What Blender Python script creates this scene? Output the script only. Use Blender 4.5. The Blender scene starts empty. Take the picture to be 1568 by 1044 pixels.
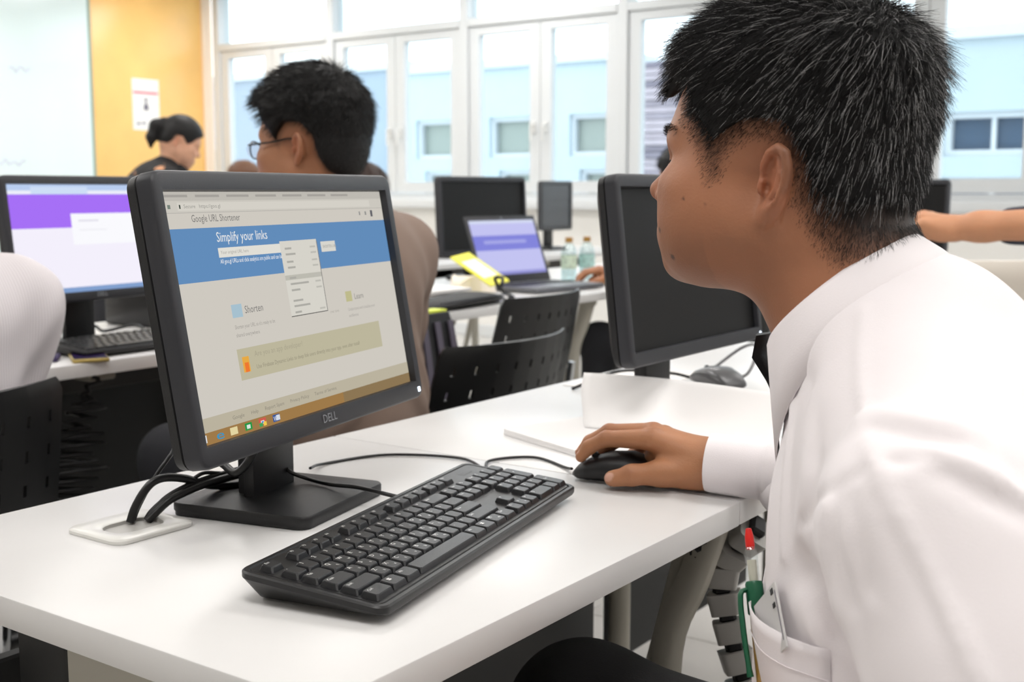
import bpy, bmesh, math, random
import numpy as np
from mathutils import Vector, Matrix

random.seed(7)
RNG = np.random.RandomState(7)
SC = bpy.context.scene
COL = SC.collection
R = math.radians

# ------------------------------------------------------------------ camera, world, exposure
cam_data = bpy.data.cameras.new('camera')
cam_data.sensor_width = 36.0
cam_data.lens = 42.2
cam_data.clip_start = 0.02
cam_data.clip_end = 200
cam_data.dof.use_dof = True
cam_data.dof.focus_distance = 1.08
cam_data.dof.aperture_fstop = 8.8
cam = bpy.data.objects.new('camera', cam_data)
COL.objects.link(cam)
cam.location = (0, 0, 1.085)
cam.rotation_euler = (R(90 - 7.102), 0, R(35.54))
SC.camera = cam

SC.view_settings.view_transform = 'Standard'
SC.view_settings.look = 'None'
SC.view_settings.gamma = 1
SC.view_settings.use_curve_mapping = False
SC.view_settings.exposure = 0.0
SC.cycles.use_denoising = True
SC.cycles.max_bounces = 8
SC.cycles.diffuse_bounces = 4
SC.cycles.glossy_bounces = 3
SC.cycles.transmission_bounces = 6
SC.cycles.transparent_max_bounces = 12
SC.cycles.sample_clamp_indirect = 6
SC.cycles.caustics_reflective = False
SC.cycles.caustics_refractive = False

world = bpy.data.worlds.new('overcast_sky')
SC.world = world
world.use_nodes = True
bg = world.node_tree.nodes['Background']
bg.inputs[0].default_value = (0.94, 0.975, 1.0, 1)
bg.inputs[1].default_value = 2.6

LAMP_W = 12.6           # watts of each ceiling panel
LAMP_COL = (1.0, 0.992, 0.988)

# ------------------------------------------------------------------ materials
MATS = {}


def srgb(r, g, b):
    def f(c):
        c = c / 255.0
        return c / 12.92 if c <= 0.04045 else ((c + 0.055) / 1.055) ** 2.4
    return (f(r), f(g), f(b), 1.0)


def mat(name, rgb, rough=0.5, metal=0.0, noise=0.0, nscale=60.0, bump=0.0, bscale=200.0, spec=0.5, coat=0.0, sheen=0.0):
    """Procedural principled material; rgb in 0..255 sRGB."""
    if name in MATS:
        return MATS[name]
    m = bpy.data.materials.new(name)
    m.use_nodes = True
    nt = m.node_tree
    b = nt.nodes['Principled BSDF']
    c = srgb(*rgb)
    b.inputs['Base Color'].default_value = c
    b.inputs['Roughness'].default_value = rough
    b.inputs['Metallic'].default_value = metal
    b.inputs['Specular IOR Level'].default_value = spec
    b.inputs['Coat Weight'].default_value = coat
    b.inputs['Sheen Weight'].default_value = sheen
    if noise or bump:
        tc = nt.nodes.new('ShaderNodeTexCoord')
    if noise:
        n = nt.nodes.new('ShaderNodeTexNoise')
        n.inputs['Scale'].default_value = nscale
        n.inputs['Detail'].default_value = 4
        nt.links.new(tc.outputs['Object'], n.inputs['Vector'])
        rmp = nt.nodes.new('ShaderNodeValToRGB')
        rmp.color_ramp.elements[0].position = 0.3
        rmp.color_ramp.elements[1].position = 0.7
        rmp.color_ramp.elements[0].color = tuple(max(0, x * (1 - noise)) for x in c[:3]) + (1,)
        rmp.color_ramp.elements[1].color = tuple(min(1, x * (1 + noise)) for x in c[:3]) + (1,)
        nt.links.new(n.outputs['Fac'], rmp.inputs['Fac'])
        nt.links.new(rmp.outputs['Color'], b.inputs['Base Color'])
    if bump:
        n2 = nt.nodes.new('ShaderNodeTexNoise')
        n2.inputs['Scale'].default_value = bscale
        n2.inputs['Detail'].default_value = 3
        nt.links.new(tc.outputs['Object'], n2.inputs['Vector'])
        bp = nt.nodes.new('ShaderNodeBump')
        bp.inputs['Strength'].default_value = bump
        bp.inputs['Distance'].default_value = 0.002
        nt.links.new(n2.outputs['Fac'], bp.inputs['Height'])
        nt.links.new(bp.outputs['Normal'], b.inputs['Normal'])
    MATS[name] = m
    return m


def emit(name, rgb, strength=1.0):
    if name in MATS:
        return MATS[name]
    m = bpy.data.materials.new(name)
    m.use_nodes = True
    nt = m.node_tree
    nt.nodes.clear()
    e = nt.nodes.new('ShaderNodeEmission')
    e.inputs[0].default_value = srgb(*rgb)
    e.inputs[1].default_value = strength
    o = nt.nodes.new('ShaderNodeOutputMaterial')
    nt.links.new(e.outputs[0], o.inputs[0])
    MATS[name] = m
    return m


def glass(name, tint=(0.97, 0.99, 1.0), gloss=0.07, rough=0.02):
    if name in MATS:
        return MATS[name]
    m = bpy.data.materials.new(name)
    m.use_nodes = True
    nt = m.node_tree
    nt.nodes.clear()
    t = nt.nodes.new('ShaderNodeBsdfTransparent')
    t.inputs[0].default_value = tint + (1,)
    g = nt.nodes.new('ShaderNodeBsdfGlossy')
    g.inputs['Roughness'].default_value = rough
    mx = nt.nodes.new('ShaderNodeMixShader')
    mx.inputs[0].default_value = gloss
    o = nt.nodes.new('ShaderNodeOutputMaterial')
    nt.links.new(t.outputs[0], mx.inputs[1])
    nt.links.new(g.outputs[0], mx.inputs[2])
    nt.links.new(mx.outputs[0], o.inputs[0])
    MATS[name] = m
    return m


def vcol_mat(name, rough=0.5, bump=0.0, bscale=300.0, sss=0.0, nscale=40.0, nmix=0.0, spec=0.5):
    """Base colour from the mesh's own colour attribute (skin tone, lips, brows, hairline), slightly mottled."""
    if name in MATS:
        return MATS[name]
    m = bpy.data.materials.new(name)
    m.use_nodes = True
    nt = m.node_tree
    b = nt.nodes['Principled BSDF']
    b.inputs['Roughness'].default_value = rough
    b.inputs['Specular IOR Level'].default_value = spec
    a = nt.nodes.new('ShaderNodeAttribute')
    a.attribute_name = 'Col'
    tc = nt.nodes.new('ShaderNodeTexCoord')
    src = a.outputs['Color']
    if nmix:
        n = nt.nodes.new('ShaderNodeTexNoise')
        n.inputs['Scale'].default_value = nscale
        n.inputs['Detail'].default_value = 5
        nt.links.new(tc.outputs['Object'], n.inputs['Vector'])
        mr = nt.nodes.new('ShaderNodeMapRange')
        mr.inputs[1].default_value = 0.3
        mr.inputs[2].default_value = 0.7
        mr.inputs[3].default_value = 1 - nmix
        mr.inputs[4].default_value = 1 + nmix
        nt.links.new(n.outputs['Fac'], mr.inputs[0])
        mu = nt.nodes.new('ShaderNodeVectorMath')
        mu.operation = 'SCALE'
        nt.links.new(src, mu.inputs[0])
        nt.links.new(mr.outputs[0], mu.inputs['Scale'])
        src = mu.outputs[0]
    nt.links.new(src, b.inputs['Base Color'])
    if sss:
        b.inputs['Subsurface Weight'].default_value = sss
        b.inputs['Subsurface Radius'].default_value = (1.0, 0.35, 0.2)
        b.inputs['Subsurface Scale'].default_value = 0.006
    if bump:
        n2 = nt.nodes.new('ShaderNodeTexNoise')
        n2.inputs['Scale'].default_value = bscale
        n2.inputs['Detail'].default_value = 3
        nt.links.new(tc.outputs['Object'], n2.inputs['Vector'])
        bp = nt.nodes.new('ShaderNodeBump')
        bp.inputs['Strength'].default_value = bump
        bp.inputs['Distance'].default_value = 0.001
        nt.links.new(n2.outputs['Fac'], bp.inputs['Height'])
        nt.links.new(bp.outputs['Normal'], b.inputs['Normal'])
    MATS[name] = m
    return m


# ------------------------------------------------------------------ mesh helpers
class MB:
    """Collects shapes for ONE mesh object."""

    def __init__(self):
        self.v, self.f, self.m = [], [], []

    def add(self, verts, faces, mi=0):
        o = len(self.v)
        self.v.extend([tuple(map(float, p)) for p in verts])
        self.f.extend([tuple(i + o for i in fc) for fc in faces])
        self.m.extend([mi] * len(faces))
        return self

    def box(self, x0, x1, y0, y1, z0, z1, mi=0):
        v = [(x, y, z) for z in (z0, z1) for y in (y0, y1) for x in (x0, x1)]
        f = [(0, 2, 3, 1), (4, 5, 7, 6), (0, 1, 5, 4), (2, 6, 7, 3), (0, 4, 6, 2), (1, 3, 7, 5)]
        return self.add(v, f, mi)

    def rbox(self, x0, x1, y0, y1, z0, z1, r=0.003, seg=2, mi=0):
        bm = bmesh.new()
        bmesh.ops.create_cube(bm, size=1)
        for v in bm.verts:
            v.co = Vector(((x0 + x1) / 2 + v.co.x * (x1 - x0), (y0 + y1) / 2 + v.co.y * (y1 - y0), (z0 + z1) / 2 + v.co.z * (z1 - z0)))
        bmesh.ops.bevel(bm, geom=bm.edges[:], offset=r, segments=seg, profile=0.5, affect='EDGES')
        bm.verts.index_update()
        self.add([v.co[:] for v in bm.verts], [tuple(v.index for v in f.verts) for f in bm.faces], mi)
        bm.free()
        return self

    def quad(self, a, b, c, d, mi=0):
        return self.add([a, b, c, d], [(0, 1, 2, 3)], mi)

    def loft(self, rings, mi=0, cap0=True, cap1=True, closed=True):
        n = len(rings[0])
        v = [p for r in rings for p in r]
        f = []
        for k in range(len(rings) - 1):
            for i in range(n if closed else n - 1):
                j = (i + 1) % n
                f.append((k * n + i, k * n + j, (k + 1) * n + j, (k + 1) * n + i))
        if cap0:
            f.append(tuple(reversed(range(n))))
        if cap1:
            f.append(tuple((len(rings) - 1) * n + i for i in range(n)))
        return self.add(v, f, mi)

    def tube(self, pts, r, n=8, mi=0, caps=True, smooth=0, sy=1.0, up=None):
        pts = [np.array(p, float) for p in pts]
        if smooth:
            pts = catmull(pts, smooth)
        rr = r if hasattr(r, '__len__') else [r] * len(pts)
        if len(rr) != len(pts):
            rr = np.interp(np.linspace(0, 1, len(pts)), np.linspace(0, 1, len(rr)), rr)
        rings = []
        t0 = pts[1] - pts[0]
        t0 /= np.linalg.norm(t0)
        ref = np.array(up, float) if up is not None else (np.array([0, 0, 1.0]) if abs(t0[2]) < 0.9 else np.array([1.0, 0, 0]))
        nrm = ref - t0 * (ref @ t0)
        nrm /= np.linalg.norm(nrm)
        for i, p in enumerate(pts):
            a = pts[max(0, i - 1)]
            b = pts[min(len(pts) - 1, i + 1)]
            t = b - a
            t /= max(1e-9, np.linalg.norm(t))
            nrm = nrm - t * (nrm @ t)
            nrm /= max(1e-9, np.linalg.norm(nrm))
            bn = np.cross(t, nrm)
            rings.append([p + rr[i] * (math.cos(2 * math.pi * k / n) * nrm + sy * math.sin(2 * math.pi * k / n) * bn) for k in range(n)])
        return self.loft(rings, mi, caps, caps)

    def cyl(self, x, y, z0, z1, r0, r1=None, n=16, mi=0):
        r1 = r0 if r1 is None else r1
        return self.lathe(x, y, [(r0, z0), (r1, z1)], n, mi)

    def lathe(self, x, y, prof, n=16, mi=0):
        rings = [[(x + r * math.cos(2 * math.pi * k / n), y + r * math.sin(2 * math.pi * k / n), z) for k in range(n)] for r, z in prof]
        return self.loft(rings, mi)

    def xf(self, M, start=0):
        for i in range(start, len(self.v)):
            self.v[i] = tuple(M @ Vector(self.v[i]))
        return self

    def obj(self, name, mats, parent=None, smooth=30, loc=None):
        me = bpy.data.meshes.new(name)
        me.from_pydata(self.v, [], self.f)
        for m in (mats if isinstance(mats, (list, tuple)) else [mats]):
            me.materials.append(m)
        if any(self.m):
            me.polygons.foreach_set('material_index', self.m)
        me.validate()
        if smooth:
            me.shade_smooth()
            me.set_sharp_from_angle(angle=R(smooth))
        me.update()
        o = bpy.data.objects.new(name, me)
        COL.objects.link(o)
        if parent is not None:
            o.parent = parent
        if loc is not None:
            o.location = loc
        return o


def catmull(pts, n):
    pts = [np.array(p, float) for p in pts]
    P = [2 * pts[0] - pts[1]] + pts + [2 * pts[-1] - pts[-2]]
    out = []
    for i in range(1, len(P) - 2):
        for k in range(n):
            t = k / n
            a, b, c, d = P[i - 1], P[i], P[i + 1], P[i + 2]
            out.append(0.5 * (2 * b + (c - a) * t + (2 * a - 5 * b + 4 * c - d) * t * t + (3 * b - a - 3 * c + d) * t ** 3))
    out.append(pts[-1])
    return out


def rr(w, h, r, n=5, cx=0.0, cy=0.0):
    """rounded rectangle outline, counter-clockwise"""
    out = []
    for (sx, sy, a0) in ((1, 1, 0), (-1, 1, 90), (-1, -1, 180), (1, -1, 270)):
        for k in range(n):
            a = R(a0 + 90.0 * k / (n - 1))
            out.append((cx + sx * (w / 2 - r) + r * math.cos(a), cy + sy * (h / 2 - r) + r * math.sin(a)))
    return out


def tag(o, label=None, cat=None, group=None, kind=None):
    if label:
        o['label'] = label
    if cat:
        o['category'] = cat
    if group:
        o['group'] = group
    if kind:
        o['kind'] = kind
    return o


def thing(name, label, cat, loc=(0, 0, 0), rotz=0.0, group=None):
    o = bpy.data.objects.new(name, None)
    o.empty_display_size = 0.05
    COL.objects.link(o)
    o.location = loc
    o.rotation_euler = (0, 0, rotz)
    return tag(o, label, cat, group)


def struct_empty(name, loc=(0, 0, 0)):
    o = bpy.data.objects.new(name, None)
    COL.objects.link(o)
    o.location = loc
    return tag(o, kind='structure')


def kids(o):
    return [c for c in bpy.data.objects if c.parent == o]


def dup(root, loc, rotz, label=None, group=None):
    def cp(o, par):
        c = o.copy()
        COL.objects.link(c)
        c.parent = par
        for ch in kids(o):
            cp(ch, c)
        return c
    r = cp(root, None)
    r.location = loc
    r.rotation_euler = (0, 0, rotz)
    if label:
        r['label'] = label
    if group:
        r['group'] = group
    return r


FONT_CACHE = {}


def text_mesh(s):
    """flat triangles of a line of lettering: verts (unit size, x from 0), faces, width"""
    if s in FONT_CACHE:
        return FONT_CACHE[s]
    cu = bpy.data.curves.new('lettering', 'FONT')
    cu.body = s
    cu.size = 1.0
    cu.resolution_u = 2
    ob = bpy.data.objects.new('lettering', cu)
    COL.objects.link(ob)
    dg = bpy.context.evaluated_depsgraph_get()
    me = bpy.data.meshes.new_from_object(ob.evaluated_get(dg))
    v = [tuple(p.co) for p in me.vertices]
    f = [tuple(p.vertices) for p in me.polygons]
    bpy.data.objects.remove(ob)
    bpy.data.curves.remove(cu)
    bpy.data.meshes.remove(me)
    xs = [p[0] for p in v] or [0, 1]
    FONT_CACHE[s] = (v, f, max(xs))
    return FONT_CACHE[s]


def put_text(mb, s, origin, ex, ey, size, mi=0, width=None, align='l'):
    """lettering laid on a plane: ex, ey unit vectors along and up the line"""
    v, f, w = text_mesh(s)
    o, ex, ey = np.array(origin, float), np.array(ex, float), np.array(ey, float)
    sx = size if width is None else width / max(w, 1e-6)
    if align == 'c':
        o = o - ex * (w * sx / 2)
    mb.add([o + ex * p[0] * sx + ey * p[1] * size for p in v], f, mi)


# ------------------------------------------------------------------ shared materials
M_white_lam = mat('white_laminate', (225, 224, 223), 0.32, noise=0.015, nscale=8)
M_edge = mat('laminate_edge', (214, 208, 203), 0.4)
M_blk = mat('black_plastic', (21, 21, 23), 0.45, bump=0.15, bscale=900)
M_blk_gloss = mat('black_gloss_plastic', (18, 18, 20), 0.22)
M_dark = mat('dark_grey_plastic', (45, 46, 51), 0.45, bump=0.1, bscale=1200)
M_rubber = mat('black_cable_rubber', (17, 17, 18), 0.38)
M_chrome = mat('chrome', (205, 208, 212), 0.12, metal=1.0)
M_greymetal = mat('warm_grey_painted_steel', (176, 172, 160), 0.42)
M_blackmetal = mat('black_painted_steel', (20, 20, 20), 0.5)
M_wall = mat('white_paint', (244, 242, 238), 0.75, bump=0.05, bscale=90)
M_frame = mat('white_window_frame', (222, 225, 227), 0.45)
M_wall_far = mat('grey_paint', (196, 193, 190), 0.8, bump=0.05, bscale=90)
M_paper = mat('paper', (244, 242, 240), 0.8)
M_chair = mat('chair_black_plastic', (15, 15, 16), 0.42, bump=0.12, bscale=700)
# ------------------------------------------------------------------ lights (ceiling panels) and the room
XL, XR, YB, YF, ZC = -8.41, 2.3, 7.2, -2.4, 2.84
lamp_no = 0
M_diff = emit('lamp_diffuser', (255, 250, 244), 4.0)
lamp_protos = []
for iy, ly in enumerate((0.1, 2.3, 4.4, 6.3)):
    for ix, lx in enumerate((-7.2, -4.9, -2.6, -0.3, 1.6)):
        if iy == 3 and lx > -4:  # last row: two unseen panels, added only to brighten the orange panel and board
            continue
        if not lamp_protos:
            t = thing('ceiling_lamp', 'recessed white ceiling light panel', 'lamp', (lx, ly, ZC), 0, 'ceiling light panels')
            f = MB()
            for (x0, x1, y0, y1) in ((-.62, .62, -.32, -.28), (-.62, .62, .28, .32), (-.62, -.58, -.28, .28), (.58, .62, -.28, .28)):
                f.box(x0, x1, y0, y1, -.03, -.002)
            f.obj('frame', M_frame, t)
            MB().box(-.58, .58, -.28, .28, -.016, -.004).obj('diffuser', M_diff, t)
            lamp_protos.append(t)
        else:
            t = dup(lamp_protos[0], (lx, ly, ZC), 0)
            continue
        ld = bpy.data.lights.new('lamp_light', 'AREA')
        ld.shape = 'RECTANGLE'
        ld.size, ld.size_y = 1.12, 0.54
        ld.energy = LAMP_W
        ld.color = LAMP_COL
        lo = bpy.data.objects.new('lamp_light', ld)
        COL.objects.link(lo)
        lo.parent = t
        lo.location = (0, 0, -0.035)

# floor with real tiles
fl = tag(MB().box(XL, XR, YF, YB, -.06, -.006).obj('floor', mat('tile_joint', (168, 165, 160), 0.8), smooth=0), kind='structure')
M_tile = mat('white_floor_tile', (214, 211, 207), 0.16, noise=0.03, nscale=2.5)
T = 0.62
tile_me = None
nx = int(math.ceil((XR - XL) / T))
ny = int(math.ceil((YB - YF) / T))
for i in range(nx):
    for j in range(ny):
        x0, y0 = XL + i * T, YF + j * T
        if tile_me is None:
            o = MB().rbox(0, T - .005, 0, T - .005, -.007, 0, 0.0015, 1).obj('tile', M_tile, fl, loc=(x0, y0, 0))
            tile_me = o.data
        else:
            o = bpy.data.objects.new('tile', tile_me)
            COL.objects.link(o)
            o.parent = fl
            o.location = (x0, y0, 0)
        sx = min(1, (XR - x0) / T)
        sy = min(1, (YB - y0) / T)
        o.scale = (sx, sy, 1)

tag(MB().box(XL - .1, XR + .1, YF - .1, YB + .3, ZC, ZC + .1).obj('ceiling', M_wall, smooth=0), kind='structure')
tag(MB().box(XR, XR + .1, YF, YB, 0, ZC).obj('wall_right', M_wall_far, smooth=0), kind='structure')
tag(MB().box(XL, XR, YF - .1, YF, 0, ZC).obj('wall_front', M_wall_far, smooth=0), kind='structure')
wl = tag(MB().box(XL - .1, XL, YF, YB, 0, ZC).obj('wall_left', M_wall, smooth=0), kind='structure')
# orange lacquered wood panel on the end wall
mo = mat('orange_wood_veneer', (250, 200, 122), 0.30, noise=0.07, nscale=2.2)
MB().rbox(XL, XL + .03, 5.99, 7.10, 0.0, ZC - .02, .004, 2).obj('wood_panel', mo, wl)
# a strip of pale trim between the panel and the windows
tag(MB().rbox(XL, XL + .05, 7.10, 7.2, 0, ZC, .004, 2).obj('trim_2', mat('cream_trim', (248, 228, 206), 0.5), smooth=30), kind='structure')

# window wall
SILL, TR0, TR1 = 1.035, 2.285, 2.345
tag(MB().box(XL, XR, YB, YB + .25, 0, SILL - .03).obj('wall_back', M_wall, smooth=0), kind='structure')
tag(MB().rbox(XL, XR, YB - .09, YB + .12, SILL - .075, SILL - .005, .008, 2).obj('trim_1', M_frame), kind='structure')
tag(MB().rbox(XL, XR, YB - .02, YB - .001, 0.0, .09, .004, 1).obj('baseboard_back', M_frame), kind='structure')
M_glass = glass('window_glass', (0.93, 0.98, 1.0), 0.05)
M_handle = mat('white_handle', (232, 232, 230), 0.3)
bay0, bw = -8.285, 1.3585
wy = YB + .02
win_protos = []


def ring_box(mb, x0, x1, z0, z1, w, y0, y1):
    mb.box(x0, x0 + w, y0, y1, z0, z1).box(x1 - w, x1, y0, y1, z0, z1)
    mb.box(x0 + w, x1 - w, y0, y1, z0, z0 + w).box(x0 + w, x1 - w, y0, y1, z1 - w, z1)


for i in range(8):
    x0 = bay0 + i * bw
    w = min(bw, XR - x0)
    if i == 0 or i == 7:
        t = struct_empty('window_%d' % (i + 1), (x0, wy, 0))
        fr = MB()
        fr.rbox(-.04, .04, -.05, .09, SILL, ZC, .005, 1)
        fr.rbox(.04, w - .04, -.055, .08, TR0, TR1, .005, 1)
        fr.box(.04, w - .04, -.02, .06, SILL - .005, SILL + .035)
        fr.box(.04, w - .04, -.02, .06, ZC - .03, ZC)
        fr.obj('frame', M_frame, t)
        MB().box(.04, w - .04, .02, .028, TR1, ZC - .03).obj('pane', M_glass, t)
        half = w / 2
        for s in (0, 1):
            a, b = (.045, half - .003) if s == 0 else (half + .003, w - .045)
            cm = MB()
            cm.box(a, a + .088, -.03, .035, SILL + .04, TR0 - .004).box(b - .088, b, -.03, .035, SILL + .04, TR0 - .004)
            cm.box(a + .088, b - .088, -.03, .035, SILL + .04, SILL + .122).box(a + .088, b - .088, -.03, .035, TR0 - .064, TR0 - .004)
            cs = cm.obj('casement', M_frame, t)
            MB().box(a + .085, b - .085, .0, .008, SILL + .12, TR0 - .062).obj('pane', M_glass, cs)
            hx = half - .05 if s == 0 else half + .05
            h = MB().rbox(hx - .016, hx + .016, -.045, -.03, 1.50, 1.58, .004, 1)
            h.rbox(hx - .009, hx + .009, -.075, -.045, 1.545, 1.563, .004, 1)
            h.rbox(hx - .010, hx + .010, -.085, -.07, 1.44, 1.566, .005, 1)
            h.obj('handle', M_handle, cs)
        win_protos.append(t)
    else:
        r = dup(win_protos[0], (x0, wy, 0), 0)
        r.name = 'window_%d' % (i + 1)

# ------------------------------------------------------------------ outside
tag(MB().box(-60, 40, YB + .25, 60, -3.2, -3.0).obj('ground_outside', mat('outdoor_paving', (190, 192, 190), 0.9), smooth=0), kind='structure')


def facade(name, label, x0, x1, y0, y1, z0, z1, wallm, wins, glassm, framem, deep=.18):
    t = thing(name, label, 'building', ((x0 + x1) / 2, y0, z0))
    ox, oz = (x0 + x1) / 2, z0
    # front wall built around its window openings (grid of cells)
    xs = sorted({x0, x1} | {w[0] for w in wins} | {w[1] for w in wins})
    zs = sorted({z0, z1} | {w[2] for w in wins} | {w[3] for w in wins})
    m = MB()
    for a, b in zip(xs, xs[1:]):
        run = None
        for c, d in zip(zs, zs[1:]):
            if not any(w[0] <= a + 1e-6 and w[1] >= b - 1e-6 and w[2] <= c + 1e-6 and w[3] >= d - 1e-6 for w in wins):
                m.box(a - ox, b - ox, 0, .25, c - oz, d - oz)
    m.box(x0 - ox, x1 - ox, y1 - y0 - .25, y1 - y0, 0, z1 - z0)
    m.box(x0 - ox, x0 - ox + .25, .25, y1 - y0 - .25, 0, z1 - z0)
    m.box(x1 - ox - .25, x1 - ox, .25, y1 - y0 - .25, 0, z1 - z0)
    m.obj('wall', wallm, t, smooth=0)
    MB().box(x0 - ox - .08, x1 - ox + .08, -.08, y1 - y0 + .08, z1 - z0, z1 - z0 + .12).obj('roof', framem, t, smooth=0)
    for w in wins:
        f = MB()
        a, b, c, d = w[0] - ox, w[1] - ox, w[2] - oz, w[3] - oz
        f.box(a, a + .06, .06, .16, c, d).box(b - .06, b, .06, .16, c, d)
        f.box(a + .06, b - .06, .06, .16, c, c + .06).box(a + .06, b - .06, .06, .16, d - .06, d)
        mx = (a + b) / 2
        if b - a > .84:
            f.box(mx - .02, mx + .02, .08, .14, c + .06, d - .06)
        fo = f.obj('window', framem, t, smooth=0)
        MB().box(a + .06, b - .06, .17, .18, c + .06, d - .06).obj('pane', glassm, fo, smooth=0)
    return t


M_fac1 = mat('pale_blue_render', (184, 200, 208), 0.85, noise=0.04, nscale=1.0)
M_fac2 = mat('blue_grey_render', (156, 172, 188), 0.85, noise=0.04, nscale=1.0)
M_facw = mat('facade_white', (206, 214, 220), 0.8)
M_pane1 = mat('grey_green_pane', (142, 154, 148), 0.25)
M_pane2 = mat('dark_blue_pane', (70, 92, 116), 0.15)
wins = []
for k in range(3):
    xa = -12.6 + k * 1.46
    wins.append((xa, xa + .78, 1.60, 2.20))
    wins.append((xa + .18, xa + .82, .69, 1.40))
facade('building', 'pale blue building with two rows of small square windows seen through the middle windows', -13.05, -8.85, 15, 21, -3, 2.94, M_fac1, wins, M_pane1, M_facw)
facade('building', 'blue grey building with plain upper wall behind the head of the man wearing glasses', -19.6, -13.3, 15.6, 21, -3, 3.12, M_fac2, [(-19.0, -18.0, 1.24, 1.94), (-16.5, -14.6, 1.44, 2.09), (-16.5, -14.6, .34, 1.14)], M_pane1, M_facw)
facade('building', 'light building with bands of dark windows behind the close man\'s hair', -5.3, -1.0, 12, 18, -3, 2.52, M_fac1,
       [(-5.2, -4.5, 1.42, 1.84), (-4.4, -3.55, 1.42, 1.84), (-3.45, -2.55, 1.42, 1.84), (-2.45, -1.5, 1.42, 1.84),
        (-5.2, -4.5, .64, 1.22), (-4.4, -3.55, .64, 1.22), (-3.45, -2.55, .64, 1.22), (-2.45, -1.5, .64, 1.22)], M_pane2, M_facw)
# narrow tower clad in stacked stone slats
tw = thing('stone_clad_tower', 'grey mauve stone slat wall seen through the window beside the close man\'s forehead', 'building', (-6.1, 12.0, -3))
MB().box(-.68, .68, .06, 3, 0, 5.50).obj('core', M_fac2, tw, smooth=0)
mst = [mat('stone_slat_a', (150, 144, 156), 0.9, noise=0.12, nscale=6), mat('stone_slat_b', (176, 168, 178), 0.9, noise=0.12, nscale=6), mat('stone_slat_c', (128, 124, 138), 0.9, noise=0.12, nscale=6)]
slat_protos = []
for k in range(46):
    z = 2.25 + k * .0712
    c = k % 3
    if len(slat_protos) < 3:
        o = MB().box(-.70, .70, 0, .07, 0, .062).obj('slat', mst[c], tw, smooth=0)
        slat_protos.append(o)
    else:
        o = slat_protos[RNG.randint(3)].copy()
        COL.objects.link(o)
        o.parent = tw
    o.location = (RNG.uniform(-.015, .015), RNG.uniform(-.03, .01), z)
# ------------------------------------------------------------------ desks
DZ = 0.74
M_tray = mat('dark_tray_steel', (62, 60, 58), 0.5)


def desk(label, xb, xf, y0, y1, near_leg=True, far_leg=True, panel=False, group=None):
    """Desk with its back edge at xb and its front edge at xf (sitter at xf side), running y0..y1."""
    w, d = y1 - y0, xf - xb
    t = thing('desk', label, 'desk', ((xb + xf) / 2, (y0 + y1) / 2, 0), 0, group)
    MB().rbox(-d / 2, d / 2, -w / 2, w / 2, DZ - .028, DZ, .0018, 2).obj('tabletop', M_white_lam, t)
    # cable tray hung below the back half
    tr = MB()
    pr = [(-d / 2 + .06, DZ - .03), (-d / 2 + .06, DZ - .13), (-d / 2 + .26, DZ - .13), (-d / 2 + .26, DZ - .045)]
    for (a, b), (c, e) in zip(pr, pr[1:]):
        tr.add([(a, -w / 2 + .2, b), (a, w / 2 - .05, b), (c, w / 2 - .05, e), (c, -w / 2 + .2, e),
                (a + .002, -w / 2 + .2, b + .002), (a + .002, w / 2 - .05, b + .002), (c + .002, w / 2 - .05, e + .002), (c + .002, -w / 2 + .2, e + .002)],
               [(0, 1, 2, 3), (7, 6, 5, 4), (0, 4, 5, 1), (1, 5, 6, 2), (2, 6, 7, 3), (3, 7, 4, 0)])
    tr.obj('cable_tray', M_tray, t, smooth=0)
    br = MB().rbox(d / 2 - .25, d / 2 - .19, -.04, .03, DZ - .075, DZ - .0285, .004, 1)
    br.obj('bracket', M_greymetal, t)
    for s, on in ((-1, near_leg), (1, far_leg)):
        if not on:
            continue
        yy = s * (w / 2 - .06)
        # bent front leg, back leg and the rail under the top: flat oval steel tube
        MB().tube([(d / 2 - .055, yy, DZ - .03), (d / 2 - .085, yy, DZ - .12), (d / 2 - .12, yy, DZ - .22), (d / 2 - .122, yy, .3), (d / 2 - .122, yy, .012)], .021, 10, smooth=5, sy=.75).obj('leg', M_greymetal, t, smooth=60)
        MB().tube([(-d / 2 + .07, yy, DZ - .03), (-d / 2 + .10, yy, DZ - .12), (-d / 2 + .12, yy, DZ - .22), (-d / 2 + .12, yy, .012)], .021, 10, smooth=5, sy=.75).obj('leg', M_greymetal, t, smooth=60)
        MB().rbox(-d / 2 + .05, d / 2 - .04, yy - .02, yy + .02, DZ - .05, DZ - .0285, .004, 1).rbox(-d / 2 + .1, d / 2 - .1, yy - .012, yy + .012, .10, .13, .004, 1).obj('rail', M_greymetal, t)
        MB().tube([(d / 2 - .09, yy + .004, DZ - .05), (d / 2 - .17, yy + .03, .42), (d / 2 - .26, yy + .04, .12)], .014, 8, smooth=3).obj('brace', M_greymetal, t, smooth=60)
    if panel:
        MB().rbox(-d / 2 + .03, -d / 2 + .05, -w / 2 + .03, w / 2 - .03, .18, DZ - .14, .003, 1).obj('modesty_panel', M_blackmetal, t)
    return t


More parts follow.
